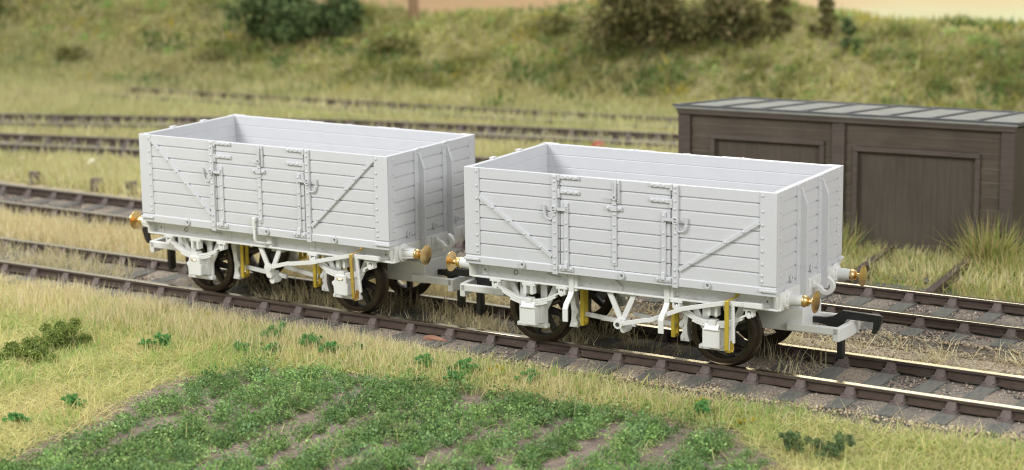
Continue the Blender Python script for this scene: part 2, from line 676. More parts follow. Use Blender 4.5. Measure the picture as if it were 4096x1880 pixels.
def chair_mb():
    c = MB()
    # base plate, two jaws and a key
    c.add([(-.105, -.17, 0), (.105, -.17, 0), (.105, .17, 0), (-.105, .17, 0), (-.095, -.155, .035), (.095, -.155, .035), (.095, .155, .035), (-.095, .155, .035)],
          [(3, 2, 1, 0), (4, 5, 6, 7), (0, 1, 5, 4), (1, 2, 6, 5), (2, 3, 7, 6), (3, 0, 4, 7)])
    for s in (-1, 1):
        c.add([(-.075, s * .13, .03), (.075, s * .13, .03), (.055, s * .06, .125), (-.055, s * .06, .125), (-.075, s * .03, .03), (.075, s * .03, .03), (.055, s * .028, .125), (-.055, s * .028, .125)],
              [(0, 1, 2, 3), (4, 7, 6, 5), (0, 4, 5, 1), (3, 2, 6, 7), (0, 3, 7, 4), (1, 5, 6, 2)])
        for q in (-.07, .07):
            c.lathe([(0, .02), (.018, .018), (.022, .004)], (q, s * .145, .033), (0, 0, 1), 6)
    return c


def track(name, path, label, bright=True, gauge=0.70, drop=0.0, chairs=True, jitter=0.0):
    root = empty('railway_track', (0, 0, 0))
    tag(root, label, 'railway track', 'railway tracks')
    pts = resample(path, 0.5)
    T = np.gradient(pts, axis=0)
    T /= np.hypot(T[:, 0], T[:, 1])[:, None]
    Nn = np.stack([-T[:, 1], T[:, 0]], -1)
    for s in (-1, 1):
        q = pts + Nn * s * gauge
        r = MB()
        sweep(r, q, [(a, z - drop) for a, z in RAILPROF])
        rail = r.build('rail', RAILSIDE, root)
        h = MB()
        sweep(h, q, [(-HEAD + .004, -.004 - drop), (HEAD - .004, -.004 - drop), (HEAD - .012, .002 - drop), (-HEAD + .012, .002 - drop)])
        h.build('rail_head', RAILTOP if bright else RUSTTOP, rail)
    sp = resample(path, 0.70)
    T = np.gradient(sp, axis=0)
    ang = np.arctan2(T[:, 1], T[:, 0])
    base = MB()
    base.box(-.13, .13, -1.32, 1.32, -.31, -.16)
    sl = base.build('sleeper', SLEEPER, root, bevel=0.012)
    ch = chair_mb().build('chair', CHAIRM, sl) if chairs else None
    if ch:
        ch.location = (0, -gauge, -.158)
        c2 = ch.copy()
        COL.objects.link(c2)
        c2.parent = sl
        c2.location = (0, gauge, -.158)
    kids = list(sl.children)
    for i, (p, a) in enumerate(zip(sp, ang)):
        if i == 0:
            o = sl
        else:
            o = sl.copy()
            COL.objects.link(o)
            o.parent = root
            for k in kids:
                kk = k.copy()
                COL.objects.link(kk)
                kk.parent = o
        o.location = (p[0], p[1], -drop + random.uniform(-.006, .004))
        o.rotation_euler = (random.uniform(-.006, .006), 0, a + random.uniform(-.02, .02) - jitter * 0)
    return root


P1 = [(-24.2, 0), (11.4, 0)]
P2 = [(-33.0, 3.95), (12, 3.95)]


def offs_path(path, d):
    P = np.array(path, float)
    T = np.gradient(P, axis=0)
    T /= np.hypot(T[:, 0], T[:, 1])[:, None]
    return [tuple(p + np.array([-t[1], t[0]]) * d) for p, t in zip(P, T)]


PC = offs_path([(-36, 7.3), (-31, 8.5), (-26.4, 9.63), (-22.8, 10.55), (-18.7, 11.34), (-14.5, 12.08), (-8, 13.0), (0, 13.8), (11, 14.7)], -0.7)
PD = offs_path([(-42, 7.6), (-34, 10.3), (-28.9, 12.05), (-22.7, 14.43), (-20.27, 15.3), (-16, 16.3), (-12.25, 17.0), (-6, 17.9), (2, 18.6), (12, 19.4)], -0.7)
PE = [(-29.5, 16.9), (-24, 17.45), (-17.4, 18.25), (-12.9, 18.9), (-6, 19.8), (2, 20.6), (12, 21.6)]
track('near', [(-24, 0), (11, 0)], 'front railway track with the two white wagons standing on it')
track('second', P2, 'straight railway track running between the wagons and the dark shed')
track('c', PC, 'rusty blurred track behind the second one, its sleeper ends showing in grass', bright=False, drop=0.03)
track('d', PD, 'overgrown blurred track curving away from the left edge, fourth from the front', bright=False, drop=0.05)
track('e', PE, 'farthest overgrown track at the foot of the bank', bright=False, drop=0.10)
for pth, lab in ((P1, 'front'), (P2, 'second'), (PC, 'third'), (PD, 'fourth')):
    b_ = bed(pth) if lab in ('front', 'second') else bed(pth, 1.2, 1.7, -0.20, -0.33)
    tag(b_, '%s track bed of dark gravel' % lab, None, kind='structure')

# ------------------------------------------------------------------ wagons
L2, W2, ZT = 2.363, 1.164, 2.515
GRV = [1.428, 1.615, 1.799, 1.985, 2.173, 2.358]
NY = (0, -1, 0)


def board_profile(z0, z1, yo, yi, grooves, gw=0.016, gd=0.023, inner=True):
    out = [(yo, z0)]
    for g in grooves:
        if z0 + .03 < g < z1 - .03:
            out += [(yo, g - gw), (yo + gd, g - gw * .1), (yo + gd, g + gw * .1), (yo, g + gw)]
    out += [(yo, z1), (yi, z1)]
    for g in (reversed(grooves) if inner else ()):
        if z0 + .03 < g < z1 - .03:
            out += [(yi, g + .009), (yi - .007, g), (yi, g - .009)]
    out += [(yi, z0)]
    return out


def make_wagon(variant, loc, rz, label):
    root = empty('open_wagon', (loc[0], loc[1], 0), rz)
    tag(root, label, 'wagon', 'white open wagons')
    Y = -W2
    near = []

    def part(mb, name, m=BODY, bevel=0.006, smooth=False, parent=None, keep=True):
        o = mb.build(name, m, parent or root, bevel=bevel, smooth=smooth)
        if keep and parent is None:
            near.append(o)
        return o

    # ---- side sheeting (fixed planking either side of the door) with curb rail
    s = MB()
    for a, b in ((-L2 + .004, -.853), (.853, L2 - .004)):
        s.prism(board_profile(1.235, ZT, Y, Y + .047, GRV, inner=False), 'x', a, b)
    lin = board_profile(1.235, ZT - .005, Y + .047, Y + .085, [], inner=False)
    lin = lin[:3] + [(Y + .085 + o_, g + h_) for g in reversed(GRV) for o_, h_ in ((0, .010), (-.008, 0), (0, -.010))] + lin[3:]
    s.prism(lin, 'x', -L2 + .004, L2 - .004)
    s.prism([(Y - .014, 1.135), (Y - .014, 1.238), (Y + .004, 1.256), (Y + .06, 1.256), (Y + .2, 1.21), (Y + .2, 1.135)], 'x', -L2 - .006, L2 + .006)
    part(s, 'side_planking', bevel=.006)
    # ---- drop door
    d = MB()
    d.prism(board_profile(1.262, ZT - .004, Y, Y + .046, GRV, inner=False), 'x', -.838, -.005)
    d.prism(board_profile(1.262, ZT - .004, Y, Y + .046, GRV, inner=False), 'x', .000, .838)
    door = part(d, 'side_door', bevel=.006)
    dp = lambda mb, nm, m=BODY, bv=.004: mb.build(nm, m, door, bevel=bv)
    for sx in (-1, 1):
        x = sx * .742
        k = MB()
        k.box(x - .031, x + .031, Y - .02, Y + .002, 1.235, 2.135)
        for z in (1.30, 1.47, 1.66, 1.85, 2.01, 2.085):
            k.rivet((x, Y - .02, z), NY)
        k.strip([(x, Y - .03, 1.31), (x, Y - .036, 1.26), (x, Y - .044, 1.22), (x, Y - .02, 1.185)], .055, .022, (1, 0, 0))
        dp(k, 'door_strap')
        k = MB()
        k.box(x - .11, x + .11, Y - .034, Y - .010, 1.178, 1.244)
        for q in (-.08, .08):
            k.rivet((x + q, Y - .034, 1.211), NY, .019)
        dp(k, 'strap_plate')
        for z in (2.492, 2.288):
            k = MB()
            x0, x1 = (sx * .865, sx * .535)
            k.box(min(x0, x1), max(x0, x1), Y - .024, Y + .002, z - .026, z + .022)
            k.box(min(sx * .872, sx * .838), max(sx * .872, sx * .838), Y - .03, Y + .002, z - .055, z + .03)
            for q in (.575, .66, .745):
                k.rivet((sx * q, Y - .024, z - .002), NY, .020)
            dp(k, 'hinge')
        k = MB()
        k.box(min(sx * .835, sx * .872), max(sx * .835, sx * .872), Y - .028, Y + .002, 2.20, 2.262)
        dp(k, 'hinge_knuckle')
        # cotter chain hanging from the post
        px = sx * .925
        c = MB()
        ring = [(px + .036 * math.cos(t), Y - .050, 2.036 + .042 * math.sin(t)) for t in np.linspace(0, 2 * math.pi, 15)[:-1]]
        c.tube(ring, .012, 6, True)
        c.obox((px, Y - .05, 2.036), (.034, 0, 0), (0, .007, 0), (0, 0, .009))
        c.box(min(px, sx * .742), max(px, sx * .742), Y - .042, Y - .022, 2.022, 2.062)
        pa = [(px + sx * .01, 1.985), (px + sx * .018, 1.925), (px + sx * .05, 1.888), (px + sx * .09, 1.888), (px + sx * .13, 1.915), (px + sx * .152, 1.97), (px + sx * .156, 2.03), (px + sx * .158, 2.09)]
        dense = resample(pa, .022)
        rr = [(.0105 if i % 2 == 0 else .0155) for i in range(len(dense))]
        c.tube([(x_, Y - .026, z_) for x_, z_ in dense], rr, 6)
        part(c, 'door_chain', bevel=0, smooth=True)
    k = MB()
    k.box(-.033, .033, Y - .018, Y + .002, 1.325, 2.09)
    k.box(-.033, .033, Y - .018, Y + .002, 2.162, 2.516)
    for z in (1.37, 1.53, 1.71, 1.89, 2.035):
        k.rivet((0, Y - .018, z), NY)
    dp(k, 'centre_strap')
    k = MB()
    k.box(.044, .082, Y - .026, Y + .002, 2.20, 2.51)
    for z in (2.235, 2.47):
        k.rivet((.063, Y - .026, z), NY, .014)
    pa = [(.035, Y - .035, 2.49), (.032, Y - .04, 2.43), (.036, Y - .044, 2.36), (.03, Y - .045, 2.30)]
    k.tube(pa, [.012, .017, .012, .017], 6)
    k.tube([(.012 + .03 * math.cos(t), Y - .045, 2.275 + .03 * math.sin(t)) for t in np.linspace(0, 6.28, 11)[:-1]], .012, 6, True)
    k.obox((-.045, Y - .045, 2.272), (.045, 0, 0), (0, .01, 0), (0, 0, .012))
    dp(k, 'door_latch', bv=0)
    k = MB()
    k.box(-.118, .118, Y - .026, Y + .002, 2.092, 2.146)
    k.box(-.045, .045, Y - .040, Y - .02, 2.085, 2.153)
    for q in (-.092, .092):
        k.rivet((q, Y - .026, 2.119), NY, .019)
    dp(k, 'latch_bracket')
    # ---- washer-plate posts either side of the door
    for sx in (-1, 1):
        k = MB()
        x = sx * .918
        k.box(x - .04, x + .04, Y - .03, Y + .01, 1.115, 2.515)
        for z in (1.19, 1.27, 1.36, 1.52, 1.70, 1.86, 1.95, 2.19, 2.30, 2.42, 2.485):
            k.rivet((x, Y - .03, z), NY)
        part(k, 'side_post')
        # diagonal brace
        zt = 2.11 if variant == 2 else 2.455
        p, q = (sx * 2.125, Y - .012, zt), (sx * .968, Y - .012, 1.362)
        k = MB()
        k.bar(p, q, .056, .03)
        n = 4 if variant == 2 else 6
        for i in range(n):
            t = (i + .85) / (n + .55)
            k.rivet((p[0] + (q[0] - p[0]) * t, Y - .027, p[2] + (q[2] - p[2]) * t), NY, .019)
        part(k, 'diagonal_brace')
        # corner plate wraps round on to the end
        k = MB()
        xs0, xs1 = sorted((sx * 2.132, sx * (L2 + .012)))
        k.box(xs0, xs1, Y - .014, Y + .012, 1.268, 2.522)
        xe0, xe1 = sorted((sx * (L2 - .02), sx * (L2 + .012)))
        k.box(xe0, xe1, Y - .013, Y + .155, 1.2685, 2.5215)
        for z in (1.325, 1.405, 1.555, 1.73, 1.905, 2.08, 2.26, 2.47):
            k.rivet((sx * 2.172, Y - .014, z), NY, .021)
            k.rivet((sx * (L2 + .012), Y + .122, z - .01), (sx, 0, 0), .021)
        part(k, 'corner_plate', bevel=.008)
        # corner bracket on the curb
        k = MB()
        xs0, xs1 = sorted((sx * 2.14, sx * (L2 + .03)))
        k.box(xs0, xs1, Y - .038, Y - .010, 1.187, 1.222)
        xe0, xe1 = sorted((sx * (L2 + .004), sx * (L2 + .0305)))
        k.box(xe0, xe1, Y - .0375, Y + .13, 1.1875, 1.2215)
        k.rivet((sx * 2.16, Y - .036, 1.205), NY, .02)
        part(k, 'corner_bracket', bevel=.007)
    # ---- tie rings on the curb
    for x in (-1.435, .12, 1.398):
        k = MB()
        k.tube([(x + .032 * math.cos(t), Y - .03, 1.198 + .036 * math.sin(t)) for t in np.linspace(0, 2 * math.pi, 15)[:-1]], .012, 6, True)
        k.lathe([(0, .022), (.03, .018), (.036, .006)], (x, Y - .012, 1.234), NY, 10)
        part(k, 'tie_ring', bevel=0, smooth=True)
    # ---- solebar channel
    k = MB()
    ys = -.965
    k.box(-L2 + .01, L2 - .01, ys, ys + .06, .93, 1.14)
    k.box(-L2 + .01, L2 - .01, ys - .10, ys + .001, .912, .938)
    k.box(-L2 + .01, L2 - .01, ys - .06, ys + .001, 1.108, 1.137)
    for x in np.concatenate([np.arange(-2.2, 2.25, .245)]):
        k.rivet((x, ys, .975), NY, .012)
        k.rivet((x + .07, ys, 1.075), NY, .012)
    for x in (-.81, .81, -2.17, 2.17):
        k.box(x - .055, x + .055, ys - .014, ys + .002, .94, 1.10)
        k.rivet((x - .03, ys - .014, 1.06), NY, .013)
        k.rivet((x + .03, ys - .014, .98), NY, .013)
    for sx in (-1, 1):   # tapered gusset at the headstock
        xg = sx * (L2 - .03)
        k.prism([(ys, 1.13), (ys - .17, 1.13), (ys - .09, .915), (ys, .915)], 'x', xg - .02, xg + .02)
    sole = part(k, 'solebar', FRAME)
    k = MB()
    k.lathe([(-.01, .036), (.004, .036), (.004, .028), (-.004, .026)], (-1.67, ys, 1.022), NY, 16)
    k.build('painted_brake_hole', HOLE_SHADE, sole)  # no hole is cut; its shade is put into the dark colour
    k = MB()
    k.lathe([(-.01, .013), (.003, .013)], (-2.17, ys - .014, 1.015), NY, 10)
    k.lathe([(-.01, .013), (.003, .013)], (2.17, ys - .014, 1.015), NY, 10)
    k.build('painted_bolt_hole', HOLE_SHADE, sole)  # raised dark discs, painted to pass for shaded bolt openings
    k = MB()
    k.tube([(-1.16, ys - .012, 1.04), (-1.14, ys - .03, 1.042), (-.97, ys - .03, 1.022), (-.95, ys - .012, 1.02)], .016, 8)
    part(k, 'label_clip', FRAME, 0, True)
    # ---- axle guards, springs, boxes
    for sx in (-1, 1):
        ax = sx * 1.415
        yg = -.905
        k = MB()
        for q in (-1, 1):
            k.box(ax + q * .165 - .05, ax + q * .165 + .05, yg - .02, yg + .02, .30, .915)
            k.prism([(ax + q * .20, .30), (ax + q * .21, .50), (ax + q * .44, .915), (ax + q * .33, .915), (ax + q * .19, .62), (ax + q * .12, .30)][::q], 'y', yg - .019, yg + .019)
        k.box(ax - .24, ax + .24, yg - .075, yg + .02, .262, .318)
        for q in (-.2, .2):
            k.rivet((ax + q, yg - .075, .29), NY, .013)
        part(k, 'axle_guard', FRAME)
        # leaf spring
        yc = -1.03
        k = MB()
        for i, (h, e) in enumerate(((0, .54), (.030, .43), (.060, .30))):
            arc = [(ax + t * e, yc, .665 - h + .19 * (t * e / .54) ** 2) for t in np.linspace(-1, 1, 15)]
            k.strip(arc, .085, .027, (0, 1, 0))
        k.box(ax - .055, ax + .055, yc - .058, yc + .058, .575, .70)
        part(k, 'leaf_spring', FRAME, .004)
        for q in (-1, 1):
            k = MB()
            x = ax + q * .535
            k.box(x - .085, x + .085, yc - .055, yc + .06, .882, .912)
            k.box(x - .055, x - .028, yc - .05, yc + .05, .80, .885)
            k.box(x + .028, x + .055, yc - .05, yc + .05, .80, .885)
            k.lathe([(0, .034), (.125, .034)], (x, yc - .062, .815), (0, 1, 0), 12)
            part(k, 'spring_shoe', FRAME, .004)
        k = MB()
        k.box(ax - .075, ax - .035, yc - .05, yc + .06, .755, .912)
        k.box(ax + .035, ax + .075, yc - .05, yc + .06, .755, .912)
        k.box(ax - .10, ax + .10, yc - .045, yc + .06, .875, .9125)
        k.box(ax - .06, ax + .06, yc + .01, yc + .06, .75, .88)
        part(k, 'bump_stop', FRAME, .004)
        k = MB()
        yf = -1.11
        if variant == 2:
            k.box(ax - .128, ax + .128, yf, yf + .22, .318, .585)
            k.box(ax + .09, ax + .17, yf + .11, yf + .2, .33, .60)
            bx_ = part(k, 'axle_box', FRAME, .01)
            k = MB()
            k.prism([(yf - .012, .575), (yf + .005, .60), (yf + .05, .665), (yf + .15, .665), (yf + .15, .575)], 'x', ax - .105, ax + .105)
            k.box(ax - .112, ax + .112, yf - .016, yf + .02, .566, .585)
            k.build('lid', FRAME, bx_, bevel=.005)
        else:
            k.prism([(ax - .115, .335), (ax - .13, .36), (ax - .135, .46), (ax - .165, .50), (ax - .165, .53), (ax - .12, .56), (ax - .105, .63), (ax - .08, .655), (ax + .08, .655), (ax + .105, .63), (ax + .115, .53), (ax + .135, .50), (ax + .135, .36), (ax + .115, .335)], 'y', yf, yf + .22)
            k.box(ax + .09, ax + .17, yf + .11, yf + .2, .33, .62)
            bx_ = part(k, 'axle_box', FRAME, .018)
            k = MB()
            k.tube([(ax - .06, yf + .004, .60), (ax - .055, yf - .014, .588), (ax + .03, yf - .014, .585), (ax + .045, yf + .004, .598)], .008, 6)
            k.build('wire_handle', BRASS, bx_, smooth=True)
    # ---- brake gear
    for sx in (-1, 1):
        k = MB()
        xs_ = sx * .885
        yy = -.70
        pts_o = [(xs_ + sx * .07, .80), (xs_ + sx * .035, .66), (xs_ + sx * .012, .50), (xs_ + sx * .018, .38), (xs_ + sx * .05, .27)]
        pts_i = [(xs_ - sx * .09, .27), (xs_ - sx * .09, .34), (xs_ - sx * .055, .40), (xs_ - sx * .075, .47), (xs_ - sx * .11, .52), (xs_ - sx * .055, .58), (xs_ - sx * .03, .80), (xs_ - sx * .05, .92), (xs_ + sx * .03, .92)]
        k.prism((pts_o + pts_i)[::-sx], 'y', yy - .06, yy + .06)
        k.lathe([(-.07, .035), (.13, .035)], (xs_ - sx * .075, yy, .50), (0, 1, 0), 12)
        k.lathe([(-.07, .025), (.13, .025)], (xs_ - sx * .055, yy, .305), (0, 1, 0), 12)
        part(k, 'brake_shoe', FRAME, .006)
        k = MB()
        xy = sx * .705
        for o_ in (-.075, .045):
            k.box(xy - .028, xy + .028, yy - .02 + o_ - .016, yy - .02 + o_ + .016, .345, .93)
        k.box(xy - .028, xy + .028, yy - .11, yy + .04, .318, .36)
        part(k, 'brake_yoke', GOLD, .006)
        k = MB()
        k.bar((sx * .70, yy, .47), (-sx * .02 + .07, yy, .40 if sx < 0 else .56), .065, .04)
        part(k, 'push_rod', FRAME, .006)
    # V hanger
    k = MB()
    k.bar((-.17, -1.01, .93), (.03, -1.01, .50), .075, .035)
    k.bar((.23, -1.012, .93), (.03, -1.012, .50), .075, .035)
    k.lathe([(-.05, .062), (.05, .062)], (.03, -1.01, .50), (0, 1, 0), 16)
    part(k, 'v_hanger', FRAME, .005)
    k = MB()
    k.lathe([(-.08, .05), (.10, .05)], (.055, -.95, .40), (0, 1, 0), 16)
    k.obox((.045, -.93, .45), (.055, 0, 0), (0, .03, 0), (0, 0, .09))
    part(k, 'brake_crank', FRAME, .006)
    k = MB()
    yl = -1.125
    if variant == 2:
        z0, x0 = .497, .03
    else:
        z0, x0 = .625, .075
    path = [(x0, z0), (.45, z0 + .105), (.50, z0 + .105), (.95, .80), (1.02, .825), (1.52, .945), (1.64, .972), (1.75, .972), (2.12, .985)]
    P = [(x, yl if x < 1.5 else yl - .0, z) for x, z in path]
    k.strip(P, .026, .062, (0, 1, 0))
    k.lathe([(-.028, .066), (.028, .066)], (x0, yl, z0), (0, 1, 0), 18)
    k.box(1.90, 2.16, yl - .03, yl + .03, .945, 1.012)
    lev = part(k, 'brake_lever', FRAME, .005)
    k = MB()
    k.lathe([(-.001, .03), (.004, .03)], (x0, yl - .03, z0), NY, 14)
    k.build('pivot', HOLE_SHADE if variant == 2 else FRAME, lev)
    k = MB()
    xg = 1.665
    k.strip([(xg + .07, -.985, 1.13), (xg + .075, -1.0, 1.045), (xg + .03, -1.09, 1.02), (xg, -1.155, 1.005), (xg, -1.162, .97)], .05, .024, (.8, .0, .3))
    k.strip([(xg, -1.162, 1.005), (xg, -1.162, .92), (xg + (.03 if variant == 1 else 0), -1.162, .34), (xg + (.05 if variant == 1 else .02), -1.14, .30)], .058, .024, (1, 0, 0))
    k.strip([(xg + .05, -1.13, .305), (xg + .055, -1.11, .33), (xg + .055, -1.105, .45)], .05, .02, (1, 0, 0))
    part(k, 'lever_guard', BRASS if variant == 1 else GOLD, .004)
    k = MB()
    lean = .05 if variant == 1 else .0
    k.bar((xg + .075, -1.12, .95), (xg + .085 + lean, -1.12, .43), .035, .03)
    for i in range(13):
        z = .93 - i * .036
        xx = xg + .062 + lean * i / 13
        k.obox((xx, -1.125, z), (.014, 0, .004), (0, .018, 0), (0, 0, .011))
    part(k, 'brake_rack', FRAME, .003)
    # door stops / spring
    if variant == 2:
        for x in (-.735, .735):
            k = MB()
            k.box(x - .045, x + .085, -1.05, -.95, .87, 1.13)
            k.strip([(x, -1.055, 1.125), (x, -1.055, .86), (x - .004, -1.085, .80), (x - .02, -1.17, .70), (x - .024, -1.195, .64), (x - .022, -1.198, .46)], .08, .026, (1, 0, 0))
            part(k, 'door_stop', FRAME, .005)
        k = MB()
        k.bar((-.15, -.985, 1.10), (.02, -.985, .965), .05, .03)
        k.rivet((-.135, -1.0, 1.088), NY, .014)
        k.rivet((.005, -1.0, .977), NY, .014)
        part(k, 'solebar_strut', FRAME, .004)
    else:
        k = MB()
        k.strip([(-.115, Y - .03, 1.40), (-.115, Y - .045, 1.385), (-.098, Y - .05, 1.07), (-.085, Y - .045, 1.03), (.0, Y + .05, 1.0)], .040, .026, (1, 0, 0))
        k.box(-.14, -.08, Y - .05, Y - .01, 1.345, 1.405)
        k.lathe([(0, .055), (.028, .05), (.035, .02)], (.05, -1.04, .985), (0, 0, 1), 14)
        k.bar((-.02, -1.10, .99), (.10, -1.05, .995), .035, .022, (0, 0, 1))
        k.box(.0, .10, -1.06, -.96, .91, 1.10)
        part(k, 'door_spring', FRAME, .005)

    # ---- one end (right): planking, stanchions, headstock, buffers, hook, coupler
    ends = []

    def epart(mb, name, m=BODY, bevel=.006, smooth=False, parent=None):
        o = mb.build(name, m, parent or root, bevel=bevel, smooth=smooth)
        if parent is None:
            near.append(o)
        return o
    k = MB()
    prof = [(-y_, z_) for y_, z_ in board_profile(1.15, ZT, -L2 + .002, -L2 + .08, [1.245] + GRV)]
    # profile in (x,z), extruded along y between the side walls
    vs = [(x_, z_) for x_, z_ in prof]
    k.prism(vs, 'y', -W2 + .086, W2 - .086)
    epart(k, 'end_planking')
    for y in (-.375, .375):
        k = MB()
        k.box(L2 - .01, L2 + .022, y - .11, y + .022, .95, 2.522)
        for z in (1.02, 1.18, 1.42, 1.72, 2.02, 2.32, 2.46):
            k.rivet((L2 + .022, y - .05, z), (1, 0, 0), .020)
        k.prism([(L2, .95), (L2 + .118, .95), (L2 + .118, 2.24), (L2 + .02, 2.50), (L2, 2.50)], 'y', y - .02, y + .0215)
        k.box(L2 - .03, L2 + .04, y - .06, y + .05, 2.505, 2.535)
        epart(k, 'end_stanchion')
    k = MB()
    k.box(L2 - .06, L2 + .026, -1.06, 1.06, .915, 1.158)
    epart(k, 'headstock', FRAME, .01)
    for y in (-.68, .02, .62):
        k = MB()
        k.tube([(L2 + .024, y + .035 * math.cos(t), 1.29 + .045 * math.sin(t)) for t in np.linspace(0, 6.28, 13)[:-1]], .011, 6, True)
        epart(k, 'tie_ring', BODY, 0, True)
    xb = L2 + .02
    for y in (-.865, .865):
        k = MB()
        if variant == 2:
            k.lathe([(0, .135), (.03, .135), (.042, .125), (.045, .10), (.06, .098), (.07, .082), (.26, .076)], (xb, y, 1.05), (1, 0, 0), 28)
            for t in (.8, 2.4, 3.9, 5.5):
                k.lathe([(0, .022), (.018, .02), (.024, .005)], (xb + .04, y + .105 * math.cos(t), 1.05 + .105 * math.sin(t)), (1, 0, 0), 8)
        else:
            k.lathe([(0, .135), (.035, .135), (.042, .125), (.05, .092), (.27, .072)], (xb, y, 1.05), (1, 0, 0), 28)
            for t in (.78, 2.35, 3.92, 5.5):
                dy, dz = math.cos(t), math.sin(t)
                k.add([(xb + .03, y + dy * .12 - dz * .012, 1.05 + dz * .12 + dy * .012), (xb + .03, y + dy * .12 + dz * .012, 1.05 + dz * .12 - dy * .012), (xb + .25, y + dy * .078 + dz * .012, 1.05 + dz * .078 - dy * .012), (xb + .25, y + dy * .078 - dz * .012, 1.05 + dz * .078 + dy * .012),
                       (xb + .03, y - dz * .012, 1.05 + dy * .012), (xb + .03, y + dz * .012, 1.05 - dy * .012), (xb + .25, y + dz * .012, 1.05 - dy * .012), (xb + .25, y - dz * .012, 1.05 + dy * .012)],
                      [(0, 1, 2, 3), (7, 6, 5, 4), (0, 4, 5, 1), (1, 5, 6, 2), (2, 6, 7, 3), (3, 7, 4, 0)])
        buf = epart(k, 'buffer', FRAME, 0, True)
        k = MB()
        k.lathe([(.245, .078), (.26, .083), (.275, .083), (.30, .066), (.315, .07), (.33, .055), (.335, .034), (.41, .034), (.414, .06), (.417, .145), (.424, .147), (.430, .12), (.434, .06), (.436, .005)], (xb, y, 1.05), (1, 0, 0), 36)
        k.build('buffer_head', BRASS, buf, smooth=True)
    # draw hook
    k = MB()
    hk = []
    cx, cz, ro, ri = L2 + .245, 1.075, .125, .062
    hk += [(L2 + .02, 1.11), (L2 + .07, 1.135), (L2 + .085, 1.09), (L2 + .12, 1.085)]
    for t in np.linspace(R(200), R(400), 12):
        hk.append((cx + ri * math.cos(t), cz + ri * 1.1 * math.sin(t)))
    tip = [(cx + .03, 1.165), (cx + .005, 1.19), (cx + .03, 1.205)]
    hk += tip
    for t in np.linspace(R(410), R(190), 16):
        hk.append((cx + ro * math.cos(t), cz + ro * math.sin(t)))
    hk += [(L2 + .06, 1.03), (L2 + .02, 1.02)]
    k.prism(hk, 'y', -.035, .035)
    k.box(L2 + .0255, L2 + .04, -.11, .11, .985, 1.15)
    epart(k, 'coupling_hook', FRAME, .012)
    # tension coupler on its block
    k = MB()
    k.box(1.72, L2 + .05, -.33, .33, .47, .80)
    k.box(1.80, L2 - .02, -.28, .28, .79, .92)
    epart(k, 'coupler_block', FRAME, .012)
    k = MB()
    for y in (-.365, .365):
        k.box(2.20, 2.94, y - .04, y + .04, .50, .605)
    bow = [(2.86, -.405), (2.955, -.405), (2.985, -.2), (2.992, 0), (2.985, .2), (2.955, .405), (2.86, .405), (2.90, .32), (2.912, 0), (2.90, -.32)]
    k.prism(bow, 'z', .415, .6075)
    k.box(2.20, 2.32, -.33, .33, .50, .60)
    cb = epart(k, 'coupler_bar', FRAME, .014)
    k = MB()
    hp = [(2.40, .54), (2.52, .54), (2.68, .50), (2.78, .50), (2.78, .10), (2.795, .07), (2.85, .07), (2.862, .10), (2.862, .585), (2.90, .635), (3.28, .635), (3.27, .54), (3.255, .50), (3.275, .468), (3.32, .48), (3.335, .52), (3.345, .515), (3.395, .655), (3.405, .715), (3.37, .735), (2.84, .750), (2.70, .655), (2.60, .63), (2.40, .62)]
    k.prism(hp, 'y', .01, .075)
    k.box(2.785, 2.858, -.03, .10, .10, .52)
    k.build('coupler_hook', BLACK, cb, bevel=.006)

    # ---- far side and far end are the same parts turned half round
    for o in list(near):
        turn(o)
    # ---- floor, wheels, axles
    k = MB()
    k.box(-L2 + .08, L2 - .08, -W2 + .08, W2 - .08, 1.14, 1.26)
    part(k, 'floor', BODY, 0, keep=False)
    k = MB()
    k.box(-1.6, 1.6, -.12, .12, .82, .92)
    k.box(-.12, .12, -.8, .8, .80, .915)
    part(k, 'underframe', FRAME, .01, keep=False)
    w0 = None
    for sx in (-1, 1):
        ax = sx * 1.425
        k = MB()
        k.lathe([(-.98, .03), (-.86, .05), (-.5, .045), (.5, .045), (.86, .05), (.98, .03)], (ax, 0, .478), (0, 1, 0), 14)
        part(k, 'axle', AXLE, 0, True, keep=False)
        for sy in (-1, 1):
            if w0 is None:
                k = MB()
                # spokes and hub, outer face towards -y
                for i in range(8):
                    a = i * math.pi / 4 + .2
                    u = Vector((math.cos(a), 0, math.sin(a)))
                    t = Vector((-u.z, 0, u.x))
                    vs = []
                    for rr, ww, hh in ((.08, .05, .05), (.385, .033, .032)):
                        for q, h in ((-1, -1), (1, -1), (1, 1), (-1, 1)):
                            vs.append(u * rr + t * ww * q + Vector((0, .01 + hh * h, 0)))
                    k.add(vs, [(0, 1, 5, 4), (1, 2, 6, 5), (2, 3, 7, 6), (3, 0, 4, 7)])
                k.lathe([(-.06, .05), (-.055, .10), (.06, .11), (.065, .05)], (0, 0, 0), (0, 1, 0), 20)
                w0 = k.build('wheel', SPOKE, root, bevel=0)
                k = MB()
                prof = [(-.045, .375), (-.062, .385), (-.066, .40), (-.066, .455), (-.058, .476), (.058, .482), (.072, .515), (.085, .522), (.098, .512), (.10, .45), (.095, .375)]
                k.lathe(prof, (0, 0, 0), (0, 1, 0), 56)
                for i in range(8):
                    a = i * math.pi / 4 + .6
                    k.lathe([(0, .014), (.006, .010), (.008, .002)], (.425 * math.cos(a), -.066, .425 * math.sin(a)), NY, 8)
                # annulus: reopen the inside by removing the caps
                n = 56
                caps = [f for f in k.f if len(f) == n]
                k.f = [f for f in k.f if len(f) != n]
                q = len(prof) - 1
                for j in range(n):
                    j2 = (j + 1) % n
                    k.f.append((q * n + j, q * n + j2, j2, j))
                ty = k.build('tyre', TYRE, w0, smooth=True)
                o = w0
            else:
                o = w0.copy()
                COL.objects.link(o)
                o.parent = root
                for ch in w0.children:
                    c = ch.copy()
                    COL.objects.link(c)
                    c.parent = o
            o.location = (ax, sy * .692, .478)
